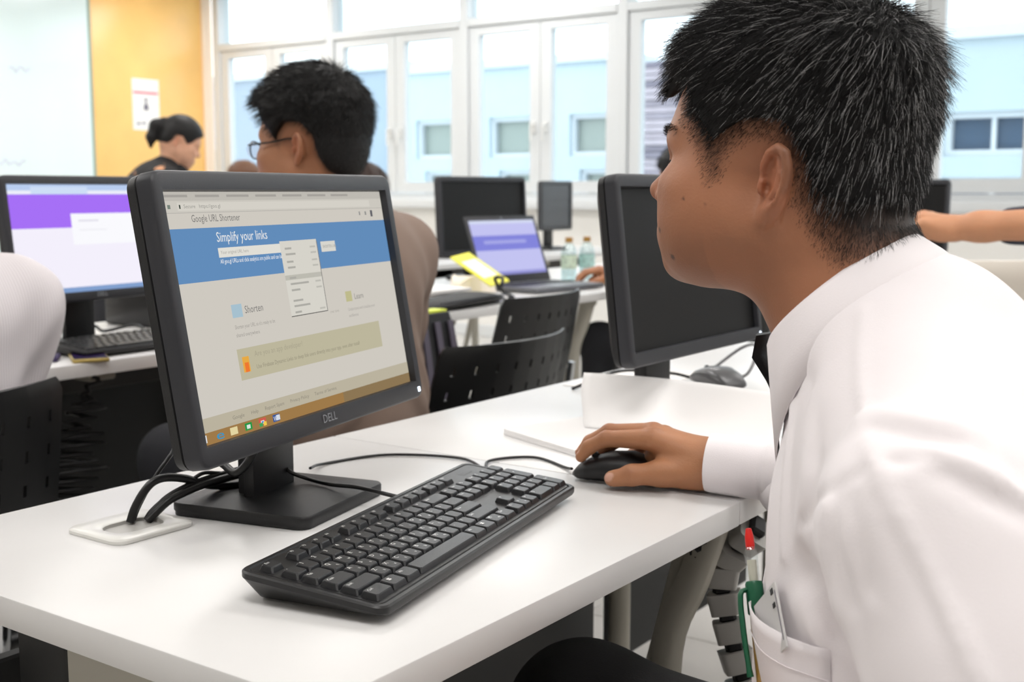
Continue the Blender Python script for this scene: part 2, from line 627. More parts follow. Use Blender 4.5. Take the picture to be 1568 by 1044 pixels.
g = 'desks of the close row'
desk('white desk under the keyboard and the lit monitor nearest the viewer', -1.182, -.555, .556, 1.217, False, False, True)
MB_panel = None
desk('white desk under the switched-off monitor, with an open booklet on it', -1.182, -.556, 1.2195, 1.88, True, True, True)
desk('white desk end of the close row, hidden behind the bent man\'s head', -1.182, -.556, 1.8825, 2.56, False, True, True)
desk('white desk holding the monitor with the purple page', -2.74, -2.10, 1.02, 2.25, True, True, True)
desk('white desk beside the wall end of the second row, mostly behind the striped shirt', -2.74, -2.10, -.22, 1.017, True, False, True)
desk('white desk with laptop, bottles and yellow booklet', -3.02, -2.15, 2.27, 3.62, True, True, False)
desk('white desk past the bottles, behind the switched-off monitor', -3.02, -2.15, 3.63, 4.98, False, True, False)
desk('far white desk holding the small grey monitor', -4.26, -3.62, 4.85, 6.5, True, True, False)
desk('far white desk in the third row below the windows', -4.26, -3.62, 3.2, 4.84, True, False, False)
desk('white desk by the windows behind the pointing arm', -1.95, -.55, 4.16, 4.80, True, True, False)
# end leg of the close desk: a flat warm grey plate with a black plate in front of it
lp = thing('desk_end_plate', 'warm grey flat steel plate under the near end of the close desk', 'panel', (-.93, .668, 0))
MB().rbox(-.075, .33, -.008, .008, .02, .705, .003, 1).obj('plate', M_greymetal, lp)
MB().rbox(-.158, -.0755, -.008, .008, .02, .705, .003, 1).obj('black_plate', M_blackmetal, lp)

# grommet with a real hole shape, lying on the desk
gm = thing('cable_grommet', 'white plastic cable grommet set in the close desk beside the monitor foot', 'grommet', (-1.02, .752, DZ), R(90))
mb = MB()
o1, o2 = rr(.098, .090, .014, 5), rr(.094, .086, .013, 5)
i2, i1 = rr(.066, .046, .018, 5, .0, -.004), rr(.062, .042, .018, 5, .0, -.004)
mb.loft([[(x, y, .0003) for x, y in o1], [(x, y, .0035) for x, y in o1], [(x, y, .005) for x, y in o2], [(x, y, .0055) for x, y in i2],
         [(x, y, .004) for x, y in i1]], cap0=False, cap1=False)
mb.obj('flange', mat('grommet_white', (228, 227, 222), 0.3), gm, smooth=50)
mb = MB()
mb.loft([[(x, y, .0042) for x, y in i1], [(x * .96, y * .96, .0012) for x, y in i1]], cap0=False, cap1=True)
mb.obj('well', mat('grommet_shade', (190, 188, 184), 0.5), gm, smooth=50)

# ------------------------------------------------------------------ monitors
PH_TILT = 9.7


def panel_xf(tilt, off):
    """panel frame: x right, z up, y away, screen centre at origin -> thing frame"""
    return Matrix.Translation(off) @ Matrix.Rotation(R(-tilt), 4, 'X')


def monitor(name, label, loc, rotz, tilt=9.7, cz=.231, W=.4365, Hh=.2695, sw=.41, sh=.2306, yoff=-.05, base=(.17, .175, .02, -.0), screen=None, cup=-.001, led=None, logo=None, detail=True, colm=None, group=None):
    t = thing(name, label, 'monitor', loc, rotz, group)
    Mx = panel_xf(tilt, (0, yoff, cz))
    n = 6 if detail else 4
    top = (Hh - sh) / 2 + cup            # bezel above the screen
    cyo = (sh / 2 + top) - Hh / 2         # bezel centre relative to the screen centre
    bz = MB()
    O = lambda w, h, r, y: [(x, y, z) for x, z in rr(w, h, r, n, 0, cyo)]
    I = lambda g, y: [(x, y, z) for x, z in rr(sw + g, sh + g, .0006, n)]
    bz.loft([O(W, Hh, .013, .009), O(W, Hh, .013, -.006), O(W - .003, Hh - .003, .012, -.0085), O(W - .007, Hh - .007, .011, -.0095), I(.0012, -.0085), I(.0, -.001)], cap0=False, cap1=False)
    bz.xf(Mx)
    bz.obj('bezel', colm or M_dark, t, smooth=40)
    bk = MB()
    bk.loft([O(W - .003, Hh - .003, .012, .0091), O(W - .005, Hh - .005, .012, .0105), O(W - .001, Hh - .001, .014, .0118), O(W - .003, Hh - .003, .014, .021), O(W - .03, Hh - .03, .02, .032), O(W * .72, Hh * .72, .02, .047), O(W * .5, Hh * .5, .02, .056)], cap0=False)
    bk.xf(Mx)
    bk.obj('back_shell', M_blk, t, smooth=40)
    # screen
    if screen is None:
        s = MB().quad((-sw / 2, 0, -sh / 2), (sw / 2, 0, -sh / 2), (sw / 2, 0, sh / 2), (-sw / 2, 0, sh / 2))
        s.xf(Mx)
        s.obj('screen', mat('dark_screen', (13, 13, 14), 0.5, spec=.3), t, smooth=0)
    else:
        screen(t, Mx, sw, sh)
    bot = cyo - Hh / 2
    if led:
        MB().rbox(W / 2 - .014, W / 2 - .009, -.0104, -.0092, bot + .007, bot + .013, .0004, 1).xf(Mx).obj('power_light', emit('led_' + led, (235, 244, 255), 2.2), t)
    if logo:
        lg = MB()
        put_text(lg, logo, (0, -.01, bot + .0075), (1, 0, 0), (0, 0, 1), .0125, 0, None, 'c')
        lg.xf(Mx)
        lg.obj('logo_lettering', mat('silver_print', (160, 163, 168), 0.35, metal=0.6), t, smooth=0)
    # stand
    bw_, bd_, bh_, bx_ = base
    b = MB()
    q = lambda f, r, z: [(x * 1.0 + bx_, y + .0, z) for x, y in rr(bw_ * f, bd_ * f, r, n)]
    b.loft([q(.985, .014, .0005), q(.985, .014, .004), q(1, .015, .006), q(1, .015, .0125), q(.985, .014, .0145), q(.6, .012, .0205)], cap0=True, cap1=True)
    b.obj('base', M_blk, t, smooth=35)
    c = MB()
    c.rbox(bx_ * .6 - .040, bx_ * .6 + .040, -.002, .012, .016, cz - .02, .003, 2)
    c.rbox(bx_ * .6 - .030, bx_ * .6 + .030, .0115, .026, .018, cz - .04, .003, 2)
    c.obj('column', M_blk, t)
    return t


def ui_screen(layers, texts, base_rgb, taper=0.0):
    """a lit flat screen: page colour plus coloured areas and lettering, all in one mesh part"""
    def make(t, Mx, sw, sh):
        mb = MB()
        mats = []

        def mi(c):
            m = emit('screen_%d_%d_%d' % c, c, 1.0)
            if m not in mats:
                mats.append(m)
            return mats.index(m)

        def P(u, v, k):
            return (-sw / 2 + u * sw, -.00008 * k, sh / 2 - v * sh)
        mb.quad(P(0, 1, 0), P(1, 1, 0), P(1, 0, 0), P(0, 0, 0), mi(base_rgb))
        for k, (u0, v0, u1, v1, c) in enumerate(layers):
            kk = 1 + k * .12
            mb.quad(P(u0, v1, kk), P(u1, v1, kk), P(u1, v0, kk), P(u0, v0, kk), mi(c))
        for (s, u, v, size, wid, c) in texts:
            put_text(mb, s, P(u, v, 8), (1, 0, 0), (0, 0, 1), size * sh, mi(c), None if wid is None else wid * sw)
        mb.xf(Mx)
        mb.obj('screen', mats, t, smooth=0)
    return make


PG = (206, 201, 192)
GY = (128, 126, 122)
BL = (98, 140, 186)
layers = [
    (0, 0, 1, .036, (190, 186, 178)),             # tab strip
    (.0, .036, 1, .083, (203, 199, 190)),         # address bar row
    (.065, .043, .93, .076, (212, 208, 199)),
    (0, .083, 1, .0855, (178, 174, 168)),
    (0, .147, 1, .363, BL),
    (.185, .232, .50, .272, (224, 222, 214)),
    (.632, .236, .705, .285, (216, 214, 206)),
    (.44, .222, .612, .56, (214, 211, 202)),
    (.44, .376, .612, .398, (188, 186, 176)),
    (.44, .5585, .6145, .5625, (96, 94, 92)),
    (.6115, .23, .6145, .56, (128, 126, 124)),
    (.197, .47, .238, .525, (166, 192, 206)),
    (.715, .485, .748, .535, (190, 186, 140)),
    (.19, .655, .872, .785, (188, 182, 156)),
    (.205, .69, .232, .755, (230, 170, 70)),
    (.212, .715, .228, .755, (238, 120, 50)),
    (0, .895, 1, .952, (186, 178, 158)),
    (0, .952, 1, 1, (158, 122, 74)),
    (.62, .952, 1, 1, (140, 118, 84)),
    (.012, .96, .028, .99, (225, 228, 230)),
    
    (.115, .96, .143, .99, (226, 212, 160)),
    (.172, .96, .2, .99, (36, 150, 70)), (.179, .968, .193, .984, (220, 232, 222)),
    (.228, .958, .258, .992, (206, 92, 78)), (.236, .968, .25, .982, (232, 226, 214)), (.239, .971, .247, .979, (80, 130, 210)), (.228, .977, .243, .992, (70, 160, 90)), (.246, .975, .258, .992, (238, 200, 80)),
    (.286, .96, .314, .99, (52, 86, 150)), (.3, .964, .316, .986, (214, 220, 230)),
    (.004, .006, .012, .03, (70, 70, 70)),
    (.86, .1, .867, .118, (140, 140, 138)), (.893, .1, .901, .118, (140, 140, 138)), (.925, .095, .937, .127, (92, 92, 100)),
    (.03, .052, .04, .068, (120, 132, 122)), (.07, .052, .075, .068, (60, 70, 62)),
]
for k in range(7):
    layers.append((.015 + k * .118, .012, .075 + k * .118 + .03, .022, (164, 160, 154)))
for k, v in enumerate((.252, .278, .312, .338, .385, .412, .44, .488, .512, .54)):
    layers.append((.458, v, .458 + (.03, .045, .03, .035, .03, .085, .04, .045, .075, .03)[k], v + .009, (172, 170, 163)))
    if k in (0, 1, 2, 3, 4, 5, 6, 9):
        layers.append((.575, v, .602, v + .008, (188, 186, 178)))
texts = [
    ('Google URL Shortener', .105, .122, .042, .185, (118, 116, 114)),
    ('Simplify your links', .185, .207, .058, .205, (232, 234, 234)),
    ('Your original URL here', .192, .258, .02, .11, (164, 162, 156)),
    ('All goo.gl URLs and click analytics are public and can be', .185, .297, .026, .255, (238, 240, 242)),
    ('SHORTEN URL', .638, .267, .02, .07, (150, 150, 146)),
    ('Shorten', .246, .513, .046, .075, (122, 120, 118)),
    ('Shorten your URL so it\'s ready to be', .197, .572, .024, .165, (158, 154, 148)),
    ('shared everywhere', .197, .606, .024, .095, (158, 154, 148)),
    ('Learn', .758, .528, .04, .05, (136, 134, 130)),
    ('Understand and visualize your', .715, .58, .022, .15, (166, 162, 156)),
    ('audience', .715, .61, .022, .05, (166, 162, 156)),
    ('over time', .622, .575, .02, .045, (172, 168, 160)),
    ('Are you an app developer?', .255, .698, .034, .21, (168, 162, 140)),
    ('Use Firebase Dynamic Links to deep link users directly into your app, even after install', .255, .75, .026, .49, (148, 142, 122)),
    ('Google      Help      Report Spam      Privacy Policy      Terms of Service', .13, .93, .022, .46, (140, 134, 122)),
    ('e', .060, .990, .052, .03, (40, 150, 200)),
    ('W', .288, .987, .03, .014, (232, 236, 244)),
    ('Secure   https://goo.gl', .085, .066, .022, .135, (150, 148, 142)),
]
thm = R(13.2)
nx_, ny_ = math.cos(thm), math.sin(thm)
# hero monitor: thing origin under the column
hero_c = np.array([-.905, .89])
hb = hero_c - .055 * np.array([nx_, ny_])
monitor('computer_monitor', 'dark grey monitor showing a beige and blue web page, on the close desk', (hb[0], hb[1], DZ), R(90) + thm, 9.7, .231, yoff=-.055,
        base=(.172, .172, .02, .034), screen=ui_screen(layers, texts, PG), led='hero', logo='DELL')
# switched-off monitor on the next desk
c2 = np.array([-.839, 1.643])
monitor('computer_monitor', 'switched-off black monitor in front of the bent man\'s face', (c2[0] - .055, c2[1], DZ), R(90), 6.7, .236, yoff=-.055,
        base=(.168, .175, .02, 0), led='second', logo=None, colm=M_dark)
# purple page monitor
pur = (166, 112, 246)
layers3 = [(0, 0, 1, .055, (186, 206, 240)), (0, .055, 1, .09, (236, 238, 250)), (.15, .02, .5, .09, (206, 222, 246)),
           (0, .09, 1, .40, pur), (.375, .27, .82, .56, (250, 250, 254)), (.42, .33, .55, .345, (222, 220, 232)), (.42, .42, .6, .43, (236, 236, 242)),
           (0, .955, 1, 1, (130, 160, 206))]
c3 = np.array([-2.274, 1.608])
n3 = np.array([math.cos(R(4)), math.sin(R(4))])
monitor('computer_monitor', 'lit monitor showing a purple and white page, on the second row desk', tuple(c3 - .055 * n3) + (DZ,), R(94), 6.8, .245, yoff=-.055, base=(.168, .175, .02, 0),
        screen=ui_screen(layers3, [], (244, 240, 252)), logo='DELL')
# black monitor turned off behind the laptop
c4 = np.array([-2.82, 3.765])
monitor('computer_monitor', 'switched-off black monitor standing behind the open laptop', (c4[0] - .055, c4[1], DZ), R(84), 3, .252, W=.492, Hh=.302, sw=.465, sh=.262, yoff=-.055, base=(.168, .16, .02, 0), detail=False)
# small square grey monitor far back
M_sg = mat('small_monitor_grey', (66, 68, 72), 0.4)
monitor('computer_monitor', 'small squarish grey monitor on the far desk below the windows', (-4.0, 5.98, DZ), R(90), 0, .262, W=.33, Hh=.29, sw=.295, sh=.245, yoff=-.05, base=(.17, .15, .02, 0), detail=False, colm=M_sg,
        screen=lambda t, Mx, sw, sh: MB().quad((-sw / 2, 0, -sh / 2), (sw / 2, 0, -sh / 2), (sw / 2, 0, sh / 2), (-sw / 2, 0, sh / 2)).xf(Mx).obj('screen', mat('grey_off_screen', (92, 96, 101), 0.25), t, smooth=0))
# dark monitor seen past the close man's nape
monitor('computer_monitor', 'dark monitor seen between the close man\'s nape and the pointing hand', (-1.465, 4.50, DZ), R(0), 3, .255, yoff=-.05, base=(.168, .16, .02, 0), detail=False)

# ------------------------------------------------------------------ keyboards
KEY_MESH = {}
M_key = mat('key_plastic', (30, 31, 34), 0.36, bump=0.1, bscale=2500)
M_kbody = mat('keyboard_shell', (18, 18, 20), 0.36, bump=0.08, bscale=1500)
U = .01905


def key_mesh(w, d):
    k = (round(w, 4), round(d, 4))
    if k not in KEY_MESH:
        m = MB()
        a, b = w / 2 - .0006, d / 2 - .0006
        rings = [[(x, y, 0) for x, y in rr(2 * a, 2 * b, .0012, 2)],
                 [(x, y + .0004, .0042) for x, y in rr(2 * a - .0028, 2 * b - .0030, .0014, 2)],
                 [(x, y + .0005, .0050) for x, y in rr(2 * a - .0040, 2 * b - .0042, .0016, 2)]]
        m.loft(rings, cap0=False)
        KEY_MESH[k] = m
    return KEY_MESH[k]


def keyboard(label, loc, rotz, letters=True, zb=.030, zf=.016):
    L, D = .442, .141
    t = thing('keyboard', label, 'keyboard', loc, rotz)
    sl = (zb - zf) / D

    def zz(y):
        return zf + sl * (y + D / 2)
    b = MB()

    def ring(w, d, r, f, dy=0):
        return [(x, y + dy, f(y)) for x, y in rr(w, d, r, 6)]
    b.loft([ring(L - .05, D - .03, .012, lambda y: .0022, .004), ring(L - .03, D - .016, .012, lambda y: .0035, .002), ring(L - .004, D - .002, .011, lambda y: zz(y) - .0085),
            ring(L, D, .011, lambda y: zz(y) - .006), ring(L, D, .011, lambda y: zz(y) - .0015), ring(L - .003, D - .003, .010, lambda y: zz(y)),
            ring(L - .010, D - .010, .008, lambda y: zz(y)), ring(L - .0115, D - .0115, .0075, lambda y: zz(y) - .0014), ring(L - .013, D - .013, .007, lambda y: zz(y) - .0014),
            ring(L - .0145, D - .0145, .0065, lambda y: zz(y) - .0002)])
    b.obj('shell', M_kbody, t, smooth=35)
    for fx in (-.17, .17):
        MB().rbox(fx - .018, fx + .018, -.055, -.047, .0002, .0035, .0008, 1).obj('rubber_foot', M_rubber, t)
        MB().rbox(fx - .018, fx + .018, .040, .050, .0002, .0045, .0008, 1).obj('rubber_foot', M_rubber, t)
    rows = []
    x0 = -L / 2 + .0105
    y0 = -D / 2 + .0105
    main = [
        [('Ctrl', 1.5), ('WIN', 1.25), ('Alt', 1.25), ('', 6), ('Alt', 1.25), ('WIN', 1.25), ('M', 1.25), ('Ctrl', 1.25)],
        [('Shift', 2.25)] + [(c, 1) for c in 'ZXCVBNM,./'] + [('Shift', 2.75)],
        [('Caps', 1.75)] + [(c, 1) for c in "ASDFGHJKL;'"] + [('Enter', 2.25)],
        [('Tab', 1.5)] + [(c, 1) for c in 'QWERTYUIOP[]'] + [('\\', 1.5)],
        [(c, 1) for c in '`1234567890-='] + [('Back', 2)],
    ]
    keys = []
    for r, row in enumerate(main):
        x = 0
        for s, w in row:
            keys.append((x0 + (x + w / 2) * U, y0 + (r + .5) * U, w * U, U, s))
            x += w
    fy = y0 + 5.72 * U
    for s, x in zip(['Esc'] + ['F%d' % k for k in range(1, 13)], [0] + [2 + k for k in range(4)] + [6.5 + k for k in range(4)] + [11 + k for k in range(4)]):
        keys.append((x0 + (x + .5) * U, fy, U, U * .82, s))
    nxo = x0 + 15 * U + .0045
    for k, s in enumerate(('Prt', 'Scr', 'Pau')):
        keys.append((nxo + (k + .5) * U, fy, U, U * .82, s))
    for r, row in ((4, ('Ins', 'Hm', 'Pg')), (3, ('Del', 'End', 'Pg'))):
        for k, s in enumerate(row):
            keys.append((nxo + (k + .5) * U, y0 + (r + .5) * U, U, U, s))
    keys.append((nxo + 1.5 * U, y0 + 1.5 * U, U, U, '^'))
    for k, s in enumerate('<v>'):
        keys.append((nxo + (k + .5) * U, y0 + .5 * U, U, U, s))
    nn = nxo + 3 * U + .0045
    for r, row in ((4, ('Num', '/', '*', '-')), (3, '789'), (2, '456'), (1, '123')):
        for k, s in enumerate(row):
            keys.append((nn + (k + .5) * U, y0 + (r + .5) * U, U, U, s))
    keys.append((nn + U, y0 + .5 * U, 2 * U, U, '0'))
    keys.append((nn + 2.5 * U, y0 + .5 * U, U, U, '.'))
    keys.append((nn + 3.5 * U, y0 + 3 * U, U, 2 * U, '+'))
    keys.append((nn + 3.5 * U, y0 + 1 * U, U, 2 * U, 'Ent'))
    lt = MB()
    if letters:
        for x, y, w, d, s in keys:
            me_key = ('key_me', round(w, 4), round(d, 4))
            if me_key not in KEY_MESH:
                o = key_mesh(w, d).obj('key', M_key, t, smooth=16)
                KEY_MESH[me_key] = o.data
            else:
                o = bpy.data.objects.new('key', KEY_MESH[me_key])
                COL.objects.link(o)
                o.parent = t
            o.location = (x, y, zz(y) - .0004)
            o.rotation_euler = (math.atan(sl), 0, 0)
            if s:
                zt = zz(y) + .0051
                ey = (0, math.cos(math.atan(sl)), sl)
                if s == 'WIN':
                    for a in (0, .0021):
                        for c in (0, .0021):
                            lt.quad(*[(x - w * .22 + a + p, y + .000 + c + q, zt + sl * (c + q)) for p, q in ((0, 0), (.0018, 0), (.0018, .0018), (0, .0018))])
                else:
                    put_text(lt, s, (x - w / 2 + .0042, y + .0016, zt + sl * .0016), (1, 0, 0), ey, .0062 if len(s) == 1 else .0042)
                    if len(s) == 1 and s.isalpha():
                        put_text(lt, s.lower(), (x + .001, y - .0042, zt - sl * .0042), (1, 0, 0), ey, .0046)
        lt.obj('key_lettering', mat('key_print', (236, 236, 234), 0.6), t, smooth=0)
        lg = MB()
        lx = nn + 2 * U
        put_text(lg, 'DELL', (lx, fy - .002, zz(fy) + .0001), (1, 0, 0), (0, 1, sl), .010, 0, None, 'c')
        lg.obj('logo_lettering', mat('dark_print', (60, 61, 64), 0.4), t, smooth=0)
    else:
        for x, y, w, d, s in keys:
            k = ('far', round(w, 4), round(d, 4))
            if k not in KEY_MESH:
                a, bb = w / 2 - .001, d / 2 - .001
                m = MB().loft([[(-a, -bb, 0), (a, -bb, 0), (a, bb, 0), (-a, bb, 0)], [(-a + .002, -bb + .002, .0055), (a - .002, -bb + .002, .0055), (a - .002, bb - .002, .0055), (-a + .002, bb - .002, .0055)]], cap0=False)
                o = m.obj('key', M_key, t, smooth=0)
                KEY_MESH[k] = o.data
            else:
                o = bpy.data.objects.new('key', KEY_MESH[k])
                COL.objects.link(o)
                o.parent = t
            o.location = (x, y, zz(y) - .0004)
            o.rotation_euler = (math.atan(sl), 0, 0)
    return t


keyboard('black keyboard with white key legends on the close desk', (-.7328, .8902, DZ), R(90 + 12.17))
keyboard('black keyboard below the purple page monitor', (-2.27 + .19, 1.58, DZ), R(92), False).location = (-2.215, 1.70, DZ)
keyboard('black keyboard partly hidden by the bent man\'s shirt collar', (-.745, 2.11, DZ), R(95), False)

# ------------------------------------------------------------------ mice
def mouse(label, loc, rotz, m_top, m_side):
    t = thing('computer_mouse', label, 'mouse', loc, rotz)
    b = MB()
    rings = []
    prof = [(-.058, .018, .004, .010), (-.054, .025, .0015, .017), (-.035, .0305, .0008, .029), (-.010, .0315, .0008, .0365), (.015, .0300, .0008, .0345), (.038, .0285, .0008, .0265), (.052, .025, .0015, .0185), (.0585, .016, .004, .011)]
    for y, hw, z0, z1 in prof:
        r = []
        for k in range(20):
            a = 2 * math.pi * k / 20
            ca, sa = math.cos(a), math.sin(a)
            x = hw * (abs(ca) ** .62) * (1 if ca > 0 else -1)
            z = (z0 + z1) / 2 + (z1 - z0) / 2 * (abs(sa) ** .8) * (1 if sa > 0 else -1)
            if z < z0 + .3 * (z1 - z0):
                x *= .93
            r.append((x, y, z))
        rings.append(r)
    b.loft(rings)
    o = b.obj('shell', m_side, t, smooth=60)
    bt = MB()
    for s in (-1, 1):
        g_ = []
        for y, hw, z0, z1 in prof[4:7]:
            g_.append([(s * (.0018 + (hw * .82 - .0018) * q), y, z1 + .0006 - (q ** 2.2) * (z1 - z0) * .16) for q in (0, .33, .66, 1)])
        v = [p for r in g_ for p in r]
        f = [(i * 4 + j, i * 4 + j + 1, (i + 1) * 4 + j + 1, (i + 1) * 4 + j) for i in range(2) for j in range(3)]
        MB().add(v, f if s > 0 else [tuple(reversed(q)) for q in f]).obj('button', m_top, t, smooth=60)
    MB().tube([(-.0022, .034, .0292), (.0022, .034, .0292)], .0045, 10).obj('scroll_wheel', M_rubber, t)
    return t


mth = R(12.2)
mn = np.array([math.cos(mth), math.sin(mth)])
mc = np.array([-.710, 1.222])
mouse('black computer mouse under the man\'s hand', (mc[0], mc[1], DZ), R(90) + mth, M_blk, M_blk)
mouse('grey computer mouse beside the switched-off monitor\'s foot', (-.93, 1.93, DZ + .001), R(60), mat('mouse_grey', (120, 120, 120), 0.3), mat('mouse_dark_grey', (84, 84, 86), 0.3))
# pieces of cable
def cable(label, pts, r=.0022, m=None, cat='cable', n=7, sm=8, name='cable', group=None):
    o = MB().tube(pts, r, n, smooth=sm).obj(name, m or M_rubber, None, smooth=80)
    return tag(o, label, cat, group)


zc = DZ + .0026
cable('thin black mouse cable running behind the keyboard to the mouse', [(-1.02, 1.01, zc + .012), (-1.06, 1.075, zc), (-1.03, 1.16, zc), (-.94, 1.20, zc), (-.875, 1.165, zc), (-.86, 1.155, zc), (-.90, 1.21, zc), (-.865, 1.26, zc), (-.80, 1.235, zc), (-.776, 1.212, zc + .006)], .0019)
cable('black keyboard cable crossing the monitor foot', [(-.985, .925, DZ + .050), (-.9665, .9224, DZ + .036), (-.951, .9362, DZ + .0262), (-.9161, .9366, DZ + .0245), (-.8866, .9469, DZ + .0235), (-.8547, .9485, DZ + .022), (-.835, .957, DZ + .018), (-.815, .965, DZ + .015)], .0024)
hole = np.array([-1.027, .765, DZ])
col = np.array([hb[0], hb[1], DZ])
Q = lambda pts: [np.array(p) for p in pts]
for lab, pts, r in (
    ('thick black cable curving from the grommet low across to the monitor column', Q([(-1.031, .759, .7432), (-1.0295, .7642, .7573), (-1.0271, .7746, .773), (-1.0245, .7855, .7823), (-1.0211, .7998, .7842), (-1.0163, .8206, .7794), (-1.0129, .8352, .7726), (-1.0094, .85, .7673), (-1.0039, .8734, .7635), (-.992, .90, .764)]), .0046),
    ('second thick black cable, straightest of those from the grommet to the column', Q([(-1.021, .7735, .7432), (-1.019, .7831, .7506), (-1.0156, .7977, .7607), (-1.0113, .816, .7667), (-1.0061, .8384, .7715), (-1.0006, .8619, .7742), (-.99, .885, .778)]), .0044),
    ('third thick black cable, tucked against the second one from the grommet', Q([(-1.0245, .7765, .7432), (-1.0235, .7840, .7515), (-1.0205, .7977, .7625), (-1.0163, .816, .7700), (-1.0111, .8384, .7752), (-1.0046, .8650, .7785), (-.993, .888, .783)]), .0034),
    ('thin black cable arching from the grommet above the thick ones', Q([(-1.027, .775, .7432), (-1.0254, .7815, .7514), (-1.022, .7961, .7615), (-1.017, .8173, .7705), (-1.0142, .8294, .7779), (-1.0114, .8415, .7824), (-1.0073, .8587, .7795), (-1.0003, .8801, .7760), (-.99, .895, .774)]), .0022),
    ('thin black cable rising steeply from the grommet behind the monitor', Q([(-1.0350, .7665, .7432), (-1.0343, .7736, .7567), (-1.0320, .7863, .7763), (-1.0300, .7983, .7917), (-1.030, .8087, .8011), (-1.038, .8254, .8120), (-1.055, .85, .85), (-1.03, .87, .93)]), .0022)):
    cable(lab, pts, r)
# loose power cord knot hanging behind the column
cable('black cable looping out beside the monitor column', [col + (-.03, -.03, .055), col + (.0, -.035, .05), col + (.012, -.02, .075), col + (.0095, -.01, .11), col + (-.01, -.012, .14)], .0045)
cable('thin grey cable looping behind the grey mouse', [(-1.0, 2.02, zc), (-.95, 2.07, zc + .05), (-.90, 2.03, zc + .06), (-.89, 1.97, zc + .02), (-.91, 1.93, zc + .012)], .003, mat('grey_cable', (110, 110, 112), 0.3))
cable('black cable looping beside the grey mouse', [(-.90, 2.10, zc), (-.86, 2.16, zc + .05), (-.82, 2.12, zc + .06), (-.80, 2.04, zc + .02), (-.83, 1.98, zc)], .003)
cable('black cable lying behind the switched-off monitor', [(-1.12, 1.75, zc), (-1.09, 1.86, zc + .02), (-1.03, 1.94, zc + .012), (-.99, 1.98, zc), (-.97, 2.06, zc)], .003)
# ------------------------------------------------------------------ booklet and sheets on the close desk
bk = thing('booklet', 'open white booklet with one page curled upright, beside the man\'s hand', 'booklet', (-.84, 1.45, DZ))
M_pp = mat('page_white', (246, 244, 243), 0.85)
b_pts = [(-.150, -.085), (.02, -.150), (.26, -.02), (.245, .085), (-.10, .09)]
mb = MB()
for z0, z1, g in ((.0006, .0032, .0), (.0034, .0062, .006), (.0064, .0086, .002)):
    mb.loft([[(x * (1 - g), y * (1 - g), z0) for x, y in b_pts], [(x * (1 - g), y * (1 - g), z1) for x, y in b_pts]])
mb.obj('page_block', M_pp, bk, smooth=0)
mb = MB()
rings = []
for k in range(15):
    v = k / 14
    y = -.012 + .100 * v
    z = .0092 + .0585 * (v ** 1.25)
    ro = []
    for j in range(21):
        u = j / 20
        x = .225 - .285 * u - .060 * v * u - .012 * v
        if k > 10 and j > 18:
            x += .008 * (k - 10) / 4 * (j - 18) / 2
        ro.append((x, y + .012 * math.sin(u * 3.1), z + .004 * math.sin(u * 2.5) * v))
    rings.append(ro)
mb.loft(rings, cap0=False, cap1=False, closed=False)
pg = mb.obj('curled_page', M_pp, bk, smooth=80)
sm = pg.modifiers.new('thick', 'SOLIDIFY')
sm.thickness = .0008
tag(MB().add([(-1.16, 1.78, DZ + .0006), (-1.0, 1.80, DZ + .0006), (-1.02, 2.06, DZ + .0006), (-1.17, 2.04, DZ + .0006), (-1.16, 1.78, DZ + .0012), (-1.0, 1.80, DZ + .0012), (-1.02, 2.06, DZ + .0012), (-1.17, 2.04, DZ + .0012)],
             [(3, 2, 1, 0), (4, 5, 6, 7), (0, 1, 5, 4), (1, 2, 6, 5), (2, 3, 7, 6), (3, 0, 4, 7)]).obj('paper_sheet', M_paper, smooth=0), 'loose white sheet on the desk behind the curled page', 'paper')

# ------------------------------------------------------------------ chairs: black slotted shells on chrome legs
BACK_ME = {}


